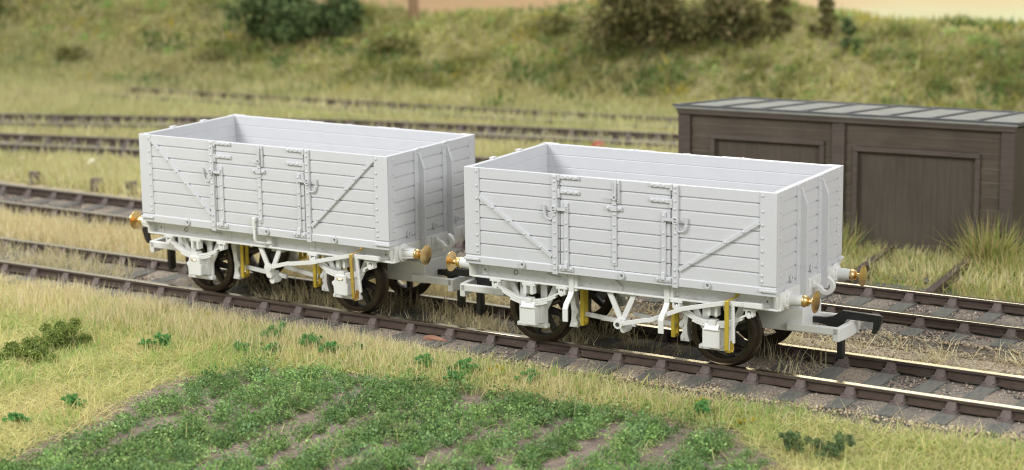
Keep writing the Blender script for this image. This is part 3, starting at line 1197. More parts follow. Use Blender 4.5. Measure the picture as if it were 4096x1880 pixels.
            o.rotation_euler = (0, random.uniform(0, 6.28), 0) if sy < 0 else (0, random.uniform(0, 6.28), math.pi)
    return root


make_wagon(1, (-9.6789, 0.0185), 0.0079, 'rear white plastic wagon whose diagonal braces run up to the top corners')
make_wagon(2, (-3.5437, -0.0073), 0.0404, 'nearest white plastic wagon with lower diagonal braces and curved door stops, before the shed')

# ------------------------------------------------------------------ shed
PLANK = None


def shed_material(name, c1, c2, lines=True, vert=False):
    m, nt, p = nodes_of(name)
    N = nt.nodes.new
    tc = N('ShaderNodeTexCoord')
    mp = N('ShaderNodeMapping')
    mp.inputs['Scale'].default_value = (6, 6, .5) if vert else (.5, 6, 6)
    nt.links.new(tc.outputs['Object'], mp.inputs['Vector'])
    nz = N('ShaderNodeTexNoise')
    nz.inputs['Scale'].default_value = 3
    nz.inputs['Detail'].default_value = 7
    nt.links.new(mp.outputs[0], nz.inputs['Vector'])
    n2_ = N('ShaderNodeTexNoise')
    n2_.inputs['Scale'].default_value = 1.3
    n2_.inputs['Detail'].default_value = 5
    nt.links.new(tc.outputs['Object'], n2_.inputs['Vector'])
    ad = N('ShaderNodeMath')
    ad.operation = 'ADD'
    nt.links.new(nz.outputs['Fac'], ad.inputs[0])
    nt.links.new(n2_.outputs['Fac'], ad.inputs[1])
    hf = N('ShaderNodeMath')
    hf.operation = 'MULTIPLY'
    hf.inputs[1].default_value = .5
    nt.links.new(ad.outputs[0], hf.inputs[0])
    r = N('ShaderNodeValToRGB')
    r.color_ramp.elements[0].position, r.color_ramp.elements[0].color = .36, (*c1, 1)
    r.color_ramp.elements[1].position, r.color_ramp.elements[1].color = .64, (*c2, 1)
    nt.links.new(hf.outputs[0], r.inputs['Fac'])
    nt.links.new(r.outputs['Color'], p.inputs['Base Color'])
    p.inputs['Roughness'].default_value = .7
    b = N('ShaderNodeBump')
    b.inputs['Strength'].default_value = .25
    b.inputs['Distance'].default_value = .02
    nt.links.new(nz.outputs['Fac'], b.inputs['Height'])
    nt.links.new(b.outputs['Normal'], p.inputs['Normal'])
    return m


SHW = shed_material('brown_shed_boards', (.056, .042, .029), (.095, .076, .053))
SHD = shed_material('brown_shed_door', (.054, .042, .030), (.084, .067, .048), vert=True)
SHT = shed_material('brown_shed_frame', (.058, .044, .034), (.090, .071, .056))
SHR = mat('grey_roof_felt', (.19, .195, .18), .8, color2=(.27, .27, .235), scale=3, bump=.3)
SHB = mat('dark_roof_batten', (.075, .078, .082), .7, var=.2, scale=6)


def shed():
    root = empty('shed', (-1.14, 8.235, -.28), math.atan(.1))
    tag(root, 'long low dark brown wooden shed with grey battened roof', 'shed')
    Wd, Hf, Hb, D = 6.04, 2.38, 2.06, 3.35
    zt = lambda y: Hf + (Hb - Hf) * y / D
    k = MB()
    # front wall boarding above and around the doors, x runs from -Wd to 0, front face y=0
    def boards(x0, x1, z0, z1):
        z = z0
        while z < z1 - .02:
            h = min(.235, z1 - z)
            k.prism([(.012, z), (-.004, z + h - .018), (.008, z + h - .006), (.012, z + h), (.10, z + h), (.10, z)], 'x', x0, x1)
            z += h
    doors = ((-5.40, -3.36, 1.88), (-2.76, -.62, 1.82))
    boards(-Wd + .1, -5.40, 0.0, 1.90)
    boards(-3.36, -2.76, 0.0, 1.90)
    boards(-.62, -.1, 0.0, 1.90)
    boards(-Wd + .1, -.1, 1.90, Hf - .05)
    k.box(-2.76, -.62, .02, .09, 1.815, 1.9)
    k.box(-5.40, -3.36, .02, .09, 1.875, 1.9)
    k.prism([(.1, 0), (D, 0), (D, Hb - .04), (.1, Hf - .05)], 'x', -Wd + .03, -Wd + .1)
    k.prism([(.1, 0), (D, 0), (D, Hb - .04), (.1, Hf - .05)], 'x', -.1, -.03)
    k.box(-Wd + .1, -.1, D - .08, D, 0, Hb - .04)
    k.build('wall', SHW, root)
    for x in (-Wd + .11, -3.06, -.115):
        c = MB()
        c.box(x - .115, x + .115, -.05, .06, 0, Hf - .03)
        c.build('corner_post' if abs(x + 3.06) > .1 else 'middle_post', SHT, root, bevel=.012)
    c = MB()
    c.box(-Wd - .01, .01, -.085, .05, Hf - .085, Hf - .005)
    c.box(-Wd - .03, .03, -.095, .02, Hf - .028, Hf + .02)
    c.build('fascia', SHT, root, bevel=.01)
    for x0, x1, zz in doors:
        c = MB()
        c.box(x0, x1, .06, .09, .02, zz)
        n = 9
        for i in range(n):
            a, b = x0 + (x1 - x0) * i / n, x0 + (x1 - x0) * (i + 1) / n
            c.box(a + .0012, b - .0012, .056, .062, .02, zz)
        d = c.build('door', SHD, root, bevel=0)
        c = MB()
        c.box(x0 - .04, x1 + .04, -.045, .05, zz - .01, zz + .07)
        c.box(x0 - .045, x0 + .045, -.03, .06, .02, zz - .01)
        c.box(x1 - .045, x1 + .045, -.03, .06, .02, zz - .01)
        c.build('door_frame', SHT, d, bevel=.008)
    c = MB()
    c.prism([(-.11, zt(-.11) + .004), (D + .08, zt(D + .08) + .004), (D + .08, zt(D + .08) + .05), (-.11, zt(-.11) + .05)], 'x', -Wd - .05, .05)
    roof = c.build('roof', SHR, root, bevel=.006)
    c = MB()
    xs = np.linspace(-Wd - .05, .05, 9)
    for x in xs:
        c.prism([(-.105, zt(-.105) + .045), (D + .06, zt(D + .06) + .045), (D + .06, zt(D + .06) + .075), (-.105, zt(-.105) + .075)], 'x', x - .045, x + .045)
    for y0, y1 in ((-.115, -.05), (D - .01, D + .085)):
        c.prism([(y0, zt(y0) + .043), (y1, zt(y1) + .043), (y1, zt(y1) + .079), (y0, zt(y0) + .079)], 'x', -Wd - .06, .06)
    c.build('roof_batten', SHB, roof, bevel=.006)
    return root


shed()

# rusty spur rails running up to the shed door
sr = empty('spur_track', (0, 0, 0))
tag(sr, 'short rusty rail spur running from the second track to the shed door', 'railway track')
for a, b in (((-1.30, 4.85), (-1.66, 7.9)), ((-2.78, 4.85), (-3.10, 7.75))):
    k = MB()
    sweep(k, [a, ((a[0] + b[0]) / 2, (a[1] + b[1]) / 2), b], [(x_ * 1.1, z_ - .03) for x_, z_ in RAILPROF])
    k.build('rail', RAILSIDE, sr)
k = MB()
for y in (5.6, 6.3, 7.0):
    k.obox((-2.25, y, -.27), (1.1, .0, 0), (0, .13, 0), (0, 0, .07))
k.build('sleeper', SLEEPER, sr, bevel=.01)

# ------------------------------------------------------------------ grass and other stuff
GR = attr_mat('grass_fibre', .7, .45)
LEAF = attr_mat('foliage_flock', .85, .25, .15)

FM = np.array([[_r2.x, _r2.y, _r2.z], [_u2.x, _u2.y, _u2.z], [_f.x, _f.y, _f.z]])
CV = np.array(CAM)


def seen(x, y, z, mx=1.55, my=1.35):
    """keep only what the photo could plausibly see, with a generous margin"""
    d = (np.stack([x, y, z], -1) - CV) @ FM.T
    u = d[:, 0] / d[:, 2] * 8360.32 / 2048
    v = d[:, 1] / d[:, 2] * 8360.32 / 940
    return (d[:, 2] > 1) & (np.abs(u) < mx) & (np.abs(v) < my)


def blades(name, x, y, z, length, width, tilt, az, cols, m, bend=.5, face=None):
    N = len(x)
    b = np.stack([x, y, z], -1)
    dirh = np.stack([np.cos(az), np.sin(az), np.zeros(N)], -1)
    up = np.array([0, 0, 1.0])
    t1, t2 = tilt * (1 - bend * .6), np.minimum(tilt * (1 + bend), 1.75)
    m1 = b + (dirh * np.sin(t1)[:, None] + up * np.cos(t1)[:, None]) * (length * .5)[:, None]
    tip = m1 + (dirh * np.sin(t2)[:, None] + up * np.cos(t2)[:, None]) * (length * .5)[:, None]
    fa = rng.uniform(0, 2 * np.pi, N) if face is None else face
    sd = np.stack([np.cos(fa), np.sin(fa), np.zeros(N)], -1) * (width / 2)[:, None]
    V = np.stack([b - sd, b + sd, m1 + sd * .8, m1 - sd * .8, tip], 1).reshape(-1, 3)
    i = np.arange(N) * 5
    L = np.stack([i, i + 1, i + 2, i + 3, i + 3, i + 2, i + 4], -1).reshape(-1)
    sz = np.tile([4, 3], N)
    C = np.repeat(cols, 5, 0)
    return V, L, sz, C


class Pile:
    def __init__(self):
        self.V, self.L, self.S, self.C, self.n = [], [], [], [], 0

    def put(self, V, L, S_, C):
        self.V.append(V)
        self.L.append(L + self.n)
        self.S.append(S_)
        self.C.append(C)
        self.n += len(V)

    def build(self, name, m):
        return fast_mesh(name, np.concatenate(self.V), np.concatenate(self.L), np.concatenate(self.S), m, np.concatenate(self.C))


STRAW = np.array([[.84, .73, .45], [.76, .66, .39], [.90, .82, .56], [.64, .55, .32], [.74, .68, .38]])
GREENY = np.array([[.61, .62, .24], [.53, .57, .21], [.72, .69, .34], [.78, .70, .36], [.36, .50, .14], [.80, .70, .34], [.64, .66, .26]])
BANK = np.array([[.56, .53, .21], [.62, .58, .27], [.48, .50, .17], [.42, .45, .15], [.58, .52, .25], [.52, .53, .19]])
MEAD = np.array([[.63, .61, .28], [.57, .58, .25], [.69, .65, .36], [.47, .53, .21], [.72, .66, .39]])


def pick(pal, N, w=None):
    c = pal[rng.choice(len(pal), N, p=w)]
    return np.clip(c * rng.uniform(.82, 1.15, (N, 1)) * rng.uniform(.95, 1.05, (N, 3)), 0, 1)


def scatter(x0, x1, y0, y1, dens):
    N = int((x1 - x0) * (y1 - y0) * dens)
    return rng.uniform(x0, x1, N), rng.uniform(y0, y1, N)


grass = Pile()      # front grass
straw = Pile()
# -- straw strip beside the front track
x, y = scatter(-22, 3.5, -2.75, -0.86, 1750)
z = height(x, y)
edge = -1.0 - .25 * n1(x, y, 1.1) + np.clip((-10 - x) * .04, 0, .18) - np.clip((x + 9) * .09, 0, .9)
fade = sstep((edge - y) / .35) * (1 - sstep((-1.95 - y - .5 * (n2(x, y, .8) - .5)) / .8) * .85)
clump = .35 + 1.1 * n3(x, y, 2.2)
right = 1 - sstep((x + 3.6) / 2.2) * .93
keep = (rng.random(len(x)) < fade * clump * right) & seen(x, y, z)
x, y, z = x[keep], y[keep], z[keep]
N = len(x)
tuft = n4(x, y, 3.0, 2)
az = tuft * 14 + rng.normal(0, 1.6, N)
straw.put(*blades('', x, y, z - .02, rng.uniform(.16, .46, N) * (.62 + .5 * n1(x, y, 1.3)) * (1 - .25 * sstep((x + 9) / 5)), rng.uniform(.008, .016, N), np.abs(rng.normal(.34, .27, N)), az, pick(STRAW, N), GR))
# -- a few tufts on the sleeper ends and gravel on the right
x, y = scatter(-4, 6, -2.1, -1.2, 130)
z = height(x, y)
k_ = seen(x, y, z)
x, y, z = x[k_], y[k_], z[k_]
N = len(x)
straw.put(*blades('', x, y, z, rng.uniform(.15, .4, N), rng.uniform(.009, .016, N), rng.uniform(.5, 1.4, N), rng.uniform(0, 6.28, N), pick(STRAW, N), GR))
# -- inside the front track
x, y = scatter(-22, -1.0, -.62, .62, 420)
z = np.full(len(x), -.19)
cl = n1(x, y, 1.6)
w = np.where(x < -3.2, 1.0, .5) * np.where(x > -1.8, .4, 1) * sstep((cl - .36) / .25)
keep = (rng.random(len(x)) < w) & seen(x, y, z)
x, y, z = x[keep], y[keep], z[keep]
N = len(x)
straw.put(*blades('', x, y, z, rng.uniform(.2, .42, N), rng.uniform(.010, .017, N), np.abs(rng.normal(.6, .35, N)), n2(x, y, 2) * 14 + rng.normal(0, 1, N), pick(STRAW * .8, N), GR))
# -- between the front and the second track
x, y = scatter(-32, 5, 1.0, 2.95, 900)
z = height(x, y)
cl = n3(x, y, 1.3)
w = sstep((-4.0 - x) / 7) * sstep((y - .98) / .35) * sstep((2.95 - y) / .4) * (.45 + .9 * cl) + .035 * cl + .25 * sstep((cl - .60) / .1) * (x > -8)
keep = (rng.random(len(x)) < w) & seen(x, y, z)
x, y, z = x[keep], y[keep], z[keep]
N = len(x)
tl = np.where(x > -8, rng.uniform(.8, 1.5, N), np.abs(rng.normal(.35, .25, N)))
straw.put(*blades('', x, y, z, rng.uniform(.22, .5, N), rng.uniform(.012, .022, N), tl, rng.uniform(0, 6.28, N), pick(STRAW, N), GR))
o = straw.build('straw_grass', GR)
tag(o, 'dry straw coloured grass along and between the rails', 'grass', kind='stuff')

# -- matted yellow green grass of the foreground
x, y = scatter(-17, 8, -9.0, -1.35, 2000)
z = height(x, y)
inside = in_poly(x, y, CROP)
ed = edge_dist(x, y, CROP)
sd_ = np.where(inside, -ed, ed) + .4 * (n4(x, y, 1.2) - .5)
thin = sstep((sd_ + .08) / .30)
w = thin * (.35 + .9 * n2(x, y, 1.7)) * np.where(y > -1.8 - .0, .55, 1.0) * np.where((x > -2.6) & (y > -2.0 + .12 * (x + 2.6)), .25, 1)
w = np.maximum(w, .02 * inside)
keep = (rng.random(len(x)) < w) & seen(x, y, z)
x, y, z = x[keep], y[keep], z[keep]
N = len(x)
flow = n1(x, y, .9, 3) * 11 + 2.4
az = .56 + np.pi * rng.integers(0, 2, N) + .5 * np.sin(flow) + rng.normal(0, .75, N)
greenness = n3(x, y, .7, 3)
colA, colB = pick(GREENY, N), pick(STRAW * np.array([.96, .99, .78]), N)
g = sstep((greenness - .30) / .22)[:, None]
# greener in the middle band, strawier near the crop's edge and beside the rails
colsG = colA * g + colB * (1 - g)
straight = rng.random(N) < .14
tilt = np.where(straight, np.abs(rng.normal(.5, .3, N)), rng.uniform(1.1, 1.56, N))
ln = np.where(straight, rng.uniform(.12, .34, N), rng.uniform(.16, .46, N))
grass.put(*blades('', x, y, z + rng.uniform(-.01, .05, N), ln, rng.uniform(.008, .017, N), tilt, az, colsG * rng.choice([.72, 1.0, 1.12], (N, 1), p=[.25, .5, .25]), GR, bend=.18))
x, y = scatter(-17, 5.5, -9.0, -1.5, 420)
z = height(x, y)
sd_ = np.where(in_poly(x, y, CROP), -edge_dist(x, y, CROP), edge_dist(x, y, CROP))
pt = n2(x, y, .9, 3)
keep = (sd_ > .1) & (pt > .52) & seen(x, y, z)
x, y, z = x[keep], y[keep], z[keep]
N = len(x)
grass.put(*blades('', x, y, z, rng.uniform(.12, .3, N), rng.uniform(.012, .022, N), np.abs(rng.normal(.5, .3, N)), rng.uniform(0, 6.28, N), pick(np.array([[.30, .48, .13], [.40, .54, .16], [.50, .56, .2]]), N), GR))
o = grass.build('grass', GR)
tag(o, 'matted yellow green grass around the crop patch', 'grass', kind='stuff')

# -- meadow strips behind the second track
mead = Pile()
PDA, PCA, PEA = np.array(PD), np.array(PC), np.array(PE)


def strip_w(x, y):
    yc, yd, ye = np.interp(x, PCA[:, 0], PCA[:, 1]), np.interp(x, PDA[:, 0], PDA[:, 1]), np.interp(x, PEA[:, 0], PEA[:, 1])
    c2 = 1.05
    w = sstep((y - 5.75 - .4 * (n1(x, y, .6) - .5)) / .5)
    w = w * (1 - .93 * sstep((c2 + .25 - np.abs(y - yc + .05)) / .35))
    w = w * (1 - .90 * sstep((c2 + .1 - np.abs(y - yd + .05)) / .35))
    w = w * (1 - .78 * (x > -29.5) * sstep((c2 - np.abs(y - ye)) / .3))
    return w


x, y = scatter(-46, 11, 5.2, 21, 560)
z = height(x, y)
keep = (rng.random(len(x)) < strip_w(x, y) * (.5 + .7 * n3(x, y, .9))) & seen(x, y, z)
shed_box = (x > -7.4) & (x < -1.0) & (y > 7.4 + .1 * (x + 7.26)) & (y < 11.4)
keep &= ~shed_box
x, y, z = x[keep], y[keep], z[keep]
N = len(x)
g = sstep((n2(x, y, .45, 3) - .38) / .25)[:, None]
cc = pick(MEAD, N) * g + pick(MEAD[[2, 4, 0]], N) * (1 - g)
mead.put(*blades('', x, y, z - .02, rng.uniform(.16, .42, N), rng.uniform(.022, .04, N), np.abs(rng.normal(.5, .35, N)), n1(x, y, 1) * 12 + rng.normal(0, 1, N), cc, GR))
o = mead.build('meadow_grass', GR)
tag(o, 'soft green meadow grass between the far tracks', 'grass', kind='stuff')

# -- bank vegetation: grass blades and low flock in patches
bank = Pile()
xs_, ds_ = rng.uniform(-50, 11, 70000), rng.uniform(-2.6, 6.2, 70000)
x, y = xs_, np.interp(xs_, FX, FY) + ds_
z = height(x, y)
ye = np.interp(x, PEA[:, 0], PEA[:, 1])
keep = seen(x, y, z, 1.6, 1.6) & (np.abs(y - ye) > 1.1)
keep &= rng.random(len(x)) < (.5 + .8 * n1(x, y, .8))
x, y, z, ds = x[keep], y[keep], z[keep], ds_[keep]
N = len(x)
p1 = n2(x, y, .38, 4)
p2 = n3(x, y, .6, 3)
dry = np.array([.62, .56, .28])
olive = np.array([.29, .31, .085])
green = np.array([.17, .26, .075])
cols = pick(BANK, N)
gm = sstep((p1 - .49) / .14)[:, None] * .85
cols = cols * (1 - gm) + olive * gm * rng.uniform(.7, 1.3, (N, 1))
dm = sstep((p2 - .53) / .14)[:, None] * .75
cols = cols * (1 - dm) + dry * dm * rng.uniform(.8, 1.2, (N, 1))
fl = (n4(x, y, .8, 3) > .66)[:, None]
cols = np.where(fl & (rng.random((N, 1)) < .75), green * rng.uniform(.7, 1.3, (N, 1)), cols)
yl = (n1(x + 40, y, 1.3, 2) > .76)[:, None]
cols = np.where(yl & (rng.random((N, 1)) < .5), np.array([.55, .46, .08]), cols)
hl = rng.uniform(.14, .38, N) * (.55 + .9 * p2) * (1 + .4 * (p1 > .55))
bank.put(*blades('', x, y, z - .03, hl, rng.uniform(.045, .11, N), np.abs(rng.normal(.75, .4, N)), rng.uniform(0, 6.28, N), np.clip(cols, 0, 1), GR))
# -- leaf flock helper
def flock(cx, cy, cz, r, n, size, cols, flat=1.0):
    """n leaf flecks spread through blobs; cx.. arrays of blob centres, r radii"""
    k = rng.integers(0, len(cx), n)
    d = rng.normal(0, 1, (n, 3))
    d /= np.linalg.norm(d, axis=1)[:, None]
    rad = r[k] * np.clip(np.abs(rng.normal(.72, .26, n)), .1, 1.5)
    p = np.stack([cx[k], cy[k], cz[k]], -1) + d * rad[:, None] * np.array([1, 1, flat])
    a = rng.normal(0, 1, (n, 3))
    a /= np.linalg.norm(a, axis=1)[:, None]
    b = np.cross(a, rng.normal(0, 1, (n, 3)))
    b /= np.linalg.norm(b, axis=1)[:, None]
    s = (size * rng.uniform(.6, 1.4, n))[:, None]
    V = np.stack([p - a * s, p + b * s * .6, p + a * s, p - b * s * .6], 1).reshape(-1, 3)
    i = np.arange(n) * 4
    L = np.stack([i, i + 1, i + 2, i + 3], -1).reshape(-1)
    return V, L, np.full(n, 4), np.repeat(cols, 4, 0)


# low scrubby flock through the bank grass
nbk = 3050
xb_, db_ = rng.uniform(-50, 11, nbk), rng.uniform(.1, 5.0, nbk)
yb_ = np.interp(xb_, FX, FY) + db_
zb_ = height(xb_, yb_)
q1, q2 = n2(xb_, yb_, .38, 4), n3(xb_, yb_, .6, 3)
kp = seen(xb_, yb_, zb_, 1.6, 1.6) & (rng.random(nbk) < .25 + 1.6 * np.clip(q1 - .38, 0, 1))
xb_, yb_, zb_, q1, q2 = xb_[kp], yb_[kp], zb_[kp], q1[kp], q2[kp]
nbk = len(xb_)
cb = pick(BANK, nbk) * (1.16 - .9 * np.clip((q1 - .44) / .25, 0, .62))[:, None]
cb = np.where((rng.random(nbk) < .22)[:, None], cb * np.array([.72, 1.02, .85]), cb)
per = 46
rb = rng.uniform(.10, .30, nbk)
kk = np.repeat(np.arange(nbk), per)
d = rng.normal(0, 1, (len(kk), 3))
d /= np.linalg.norm(d, axis=1)[:, None]
p = np.stack([xb_, yb_, zb_ + rb * .45], -1)[kk] + d * (rb[kk] * np.abs(rng.normal(.7, .3, len(kk))))[:, None] * np.array([1.2, 1.2, .8])
a = rng.normal(0, 1, (len(kk), 3))
a /= np.linalg.norm(a, axis=1)[:, None]
b = np.cross(a, rng.normal(0, 1, (len(kk), 3)))
b /= np.linalg.norm(b, axis=1)[:, None]
sz_ = rng.uniform(.025, .06, len(kk))[:, None]
V = np.stack([p - a * sz_, p + b * sz_ * .7, p + a * sz_, p - b * sz_ * .7], 1).reshape(-1, 3)
ii = np.arange(len(kk)) * 4
bank.put(V, np.stack([ii, ii + 1, ii + 2, ii + 3], -1).reshape(-1), np.full(len(kk), 4), np.repeat(np.clip(cb[kk] * rng.uniform(.75, 1.25, (len(kk), 1)), 0, 1), 4, 0))
o = bank.build('bank_grass', GR)
tag(o, 'rough olive and tan grass covering the embankment', 'grass', kind='stuff')


CROPC = np.array([[.20, .33, .105], [.24, .37, .12], [.30, .42, .15], [.14, .25, .08], [.20, .33, .14]])
crop = Pile()
x, y = scatter(-9.2, 3.0, -9.5, -2.3, 90)
z = height(x, y)
sd_ = np.where(in_poly(x, y, CROP), edge_dist(x, y, CROP), -edge_dist(x, y, CROP)) + .3 * (n4(x, y, 1.2) - .5)
row = np.sin((x + .10 * y + .25 * (n1(x, y, .8) - .5)) * 2 * np.pi / .80)
gap = n2(x * 1.0, y * .55, 1.5, 3)
keep = (sd_ > .05) & (row * .55 + (gap - .5) * 2.2 > -.36) & seen(x, y, z)
x, y, z = x[keep], y[keep], z[keep]
nb = len(x)
big = rng.random(nb) < .16
rad = np.where(big, rng.uniform(.14, .22, nb), rng.uniform(.05, .12, nb))
nper = 70
n = nb * nper
kk = np.repeat(np.arange(nb), nper)
hue = n3(x, y, 1.1, 2)
colb = pick(CROPC, nb) * (.72 + .55 * hue)[:, None] * np.where(big, rng.uniform(.90, 1.2, nb), rng.uniform(.75, 1.12, nb))[:, None]
cols = np.clip(colb[kk] * rng.uniform(.75, 1.3, (n, 1)), 0, 1)
d = rng.normal(0, 1, (n, 3))
d /= np.linalg.norm(d, axis=1)[:, None]
p = np.stack([x[kk], y[kk], z[kk] + .05 + rad[kk] * .5], -1) + d * (rad[kk] * np.clip(np.abs(rng.normal(.75, .3, n)), .1, 1.6))[:, None] * np.array([1.1, 1.1, .85])
a = rng.normal(0, 1, (n, 3))
a /= np.linalg.norm(a, axis=1)[:, None]
b = np.cross(a, rng.normal(0, 1, (n, 3)))
b /= np.linalg.norm(b, axis=1)[:, None]
s_ = rng.uniform(.008, .018, n)[:, None] * np.where(big[kk], 1.35, 1.0)[:, None]
V = np.stack([p - a * s_ * 1.2, p + b * s_ * .75, p + a * s_ * 1.2, p - b * s_ * .75], 1).reshape(-1, 3)
i = np.arange(n) * 4
crop.put(V, np.stack([i, i + 1, i + 2, i + 3], -1).reshape(-1), np.full(n, 4), np.repeat(cols, 4, 0))
o = crop.build('crop_plants', LEAF)
tag(o, 'low dark green leafy crop growing in broken rows', 'crop', kind='stuff')

# -- loose stones on the beds and sandy strips
st = Pile()


def stones(x, y, z, s, cols):
    n = len(x)
    base = np.array([[1, 0, 0], [-.9, .2, 0], [0, 1, 0], [.1, -1, 0], [0, .1, .8], [0, 0, -.7]])
    V = base[None] * s[:, None, None] * rng.uniform(.6, 1.3, (n, 6, 1))
    a = rng.uniform(0, 6.28, n)
    ca, sa = np.cos(a)[:, None], np.sin(a)[:, None]
    X = V[:, :, 0] * ca - V[:, :, 1] * sa
    Yy = V[:, :, 0] * sa + V[:, :, 1] * ca
    V = np.stack([X + x[:, None], Yy + y[:, None], V[:, :, 2] + z[:, None]], -1).reshape(-1, 3)
    F = np.array([[0, 2, 4], [2, 1, 4], [1, 3, 4], [3, 0, 4], [2, 0, 5], [1, 2, 5], [3, 1, 5], [0, 3, 5]]).reshape(-1)
    L = (np.arange(n)[:, None] * 6 + F[None]).reshape(-1)
    st.put(V, L, np.full(n * 8, 3), np.repeat(cols, 6, 0))


SC = np.array([[.12, .10, .09], [.20, .17, .145], [.30, .25, .20], [.22, .14, .11], [.42, .36, .28], [.09, .085, .085]])
SCT = np.array([[.46, .38, .26], [.36, .29, .19], [.55, .48, .36], [.28, .22, .15], [.50, .40, .25]])
for yc in (0.0, 3.95):
    x, y = scatter(-21, 5, yc - 1.75, yc + 1.75, 620)
    ins = np.abs(y - yc)
    z = np.where(ins < 1.45, -.19, -.26) + rng.uniform(-.01, .012, len(x))
    kp = seen(x, y, z) & (np.abs(ins - .70) > .1)
    x, y, z = x[kp], y[kp], z[kp]
    stones(x, y, z, rng.uniform(.010, .030, len(x)), np.where((np.abs(y - yc) > 1.2)[:, None], pick(SCT, len(x)), pick(SC, len(x))))
x, y = scatter(-12, 5, 1.5, 2.9, 500)
z = height(x, y) + .004
kp = seen(x, y, z)
x, y, z = x[kp], y[kp], z[kp]
stones(x, y, z, rng.uniform(.008, .022, len(x)), pick(SCT, len(x)))
x, y = scatter(-6, 5, -2.5, -1.3, 450)
z = height(x, y) + .004
kp = seen(x, y, z)
x, y, z = x[kp], y[kp], z[kp]
stones(x, y, z, rng.uniform(.008, .024, len(x)), pick(SCT, len(x)))
o = st.build('ballast_stones', attr_mat('loose_stone', .95, 0, .2))
tag(o, 'loose brown and grey gravel stones around the rails', 'gravel', kind='stuff')


# ------------------------------------------------------------------ bushes and single plants
def bush(name, px, py, w, h, depth, nleaf, size, pal, label, cat, group, stems=5, lobes=12, shape='round', lift=0.0):
    z0 = float(height(px, py)) - .03
    root = empty(name, (px, py, z0))
    tag(root, label, cat, group)
    cx = rng.normal(0, .30, lobes) * w
    cy = rng.normal(0, .30, lobes) * depth
    if shape == 'round':
        q = np.clip(1 - (cx / w * 1.35) ** 2, .12, 1)
        cz = rng.uniform(.14, .82, lobes) * h * q ** .5 + lift
        r = rng.uniform(.10, .24, lobes) * min(w, h * 1.3)
    else:
        cz = rng.uniform(.15, .92, lobes) * h + lift
        cx *= np.clip(1.15 - cz / h, .2, 1)
        cy *= np.clip(1.15 - cz / h, .2, 1)
        r = rng.uniform(.18, .32, lobes) * w
    kk = rng.integers(0, lobes, nleaf)
    tone = rng.uniform(.75, 1.25, lobes)
    cols = pick(pal, nleaf)
    V, L, sz, C = flock(cx, cy, cz, r, nleaf, size, cols, .8)
    V[:, 2] = np.maximum(V[:, 2], .01)
    f = fast_mesh('foliage', V, L, sz, LEAF, C)
    f.parent = root
    k = MB()
    for i in range(stems):
        t = (cx[i % lobes], cy[i % lobes], cz[i % lobes])
        k.tube([(random.uniform(-.05, .05) * w, random.uniform(-.05, .05) * w, -.02), (t[0] * .5, t[1] * .5, t[2] * .55), t], [.022 * h + .006, .016 * h + .004, .004], 5)
    k.build('stem', mat('bush_stem', (.12, .085, .055), .85, var=.25), root)
    return root


DARKG = np.array([[.09, .135, .055], [.125, .185, .07], [.17, .24, .09], [.065, .10, .04], [.25, .31, .13]])
OLIVE = np.array([[.15, .155, .05], [.21, .20, .075], [.10, .11, .04], [.30, .26, .12], [.19, .15, .07]])
SCRUB = np.array([[.24, .24, .08], [.30, .29, .11], [.18, .19, .06], [.36, .32, .14]])
GB = 'bushes on the embankment'


def on_bank(x, d):
    return x, float(np.interp(x, FX, FY)) + d


for (bx, bd, w, h, dp, nl, sz, pal, lab, shp) in [
    (-28.0, 2.6, 2.3, 2.0, 1.4, 13000, .06, DARKG, 'largest dark green bush near the top of the bank, left of the post', 'round'),
    (-26.5, 3.2, 1.4, 1.5, .9, 5000, .06, DARKG, 'smaller dark green bush between the largest dark green one and the post', 'round'),
    (-17.3, 2.5, 2.7, 2.2, 1.4, 11000, .065, OLIVE, 'largest olive brown bush on the bank, above the shed end', 'round'),
    (-15.2, 2.9, 1.9, 1.5, 1.0, 5000, .065, OLIVE, 'lower olive bush just right of the largest olive bush on the bank', 'round'),
    (-14.0, 3.5, .65, 1.2, .5, 1100, .06, OLIVE, 'thin upright sapling on the bank crest, left of the pair above the shed', 'tall'),
    (-12.75, 3.5, .6, 1.2, .5, 1100, .06, OLIVE, 'taller of two close upright saplings on the bank crest above the shed', 'tall'),
    (-12.0, 3.1, .45, .95, .4, 900, .055, DARKG, 'shorter dark sapling, right one of two close saplings above the shed', 'tall'),
    (-39.4, 3.0, 1.3, 1.2, 1.0, 2200, .07, np.array([[.11, .14, .03], [.16, .18, .045], [.08, .10, .03]]), 'mid green bush at the upper left corner of the bank', 'round'),
    (-34.2, 1.0, 1.0, .55, .7, 1500, .06, SCRUB, 'low dark olive bush low on the left part of the bank', 'round'),
    (-24.2, 2.3, 1.1, .5, .8, 1500, .06, SCRUB, 'low olive bush on the bank slope below the wooden post', 'round'),
    (-20.1, 3.3, .9, .6, .7, 1500, .06, SCRUB, 'small olive scrub high on the middle of the bank', 'round'),
    (-29.5, 1.2, .7, .45, .5, 900, .055, SCRUB * .8, 'small olive shrub on the slope below the largest dark green bush', 'round'),
]:
    gx, gy = on_bank(bx, bd)
    bush('bush', gx, gy, w, h, dp, nl, sz, pal, lab, 'bush', GB, shape=shp, lobes=34 if shp == 'round' else 14)

# foreground dark moss bushes at the left
MOSS = np.array([[.16, .22, .055], [.23, .30, .075], [.31, .38, .10], [.12, .17, .045], [.40, .43, .14]])
GF = 'foreground bushes at the left edge'
bush('bush', -11.55, -3.55, .70, .52, .6, 17000, .015, MOSS, 'taller rounded olive green bush in the left foreground grass', 'bush', GF, lobes=30)
bush('bush', -11.35, -4.35, .95, .40, .6, 18000, .015, MOSS, 'low spreading dark moss bush just in front of the rounded olive one', 'bush', GF, lobes=30)
bush('bush', -11.95, -4.95, .5, .42, .45, 8000, .015, MOSS, 'moss bush half cut off by the left edge of the picture', 'bush', GF, lobes=30)

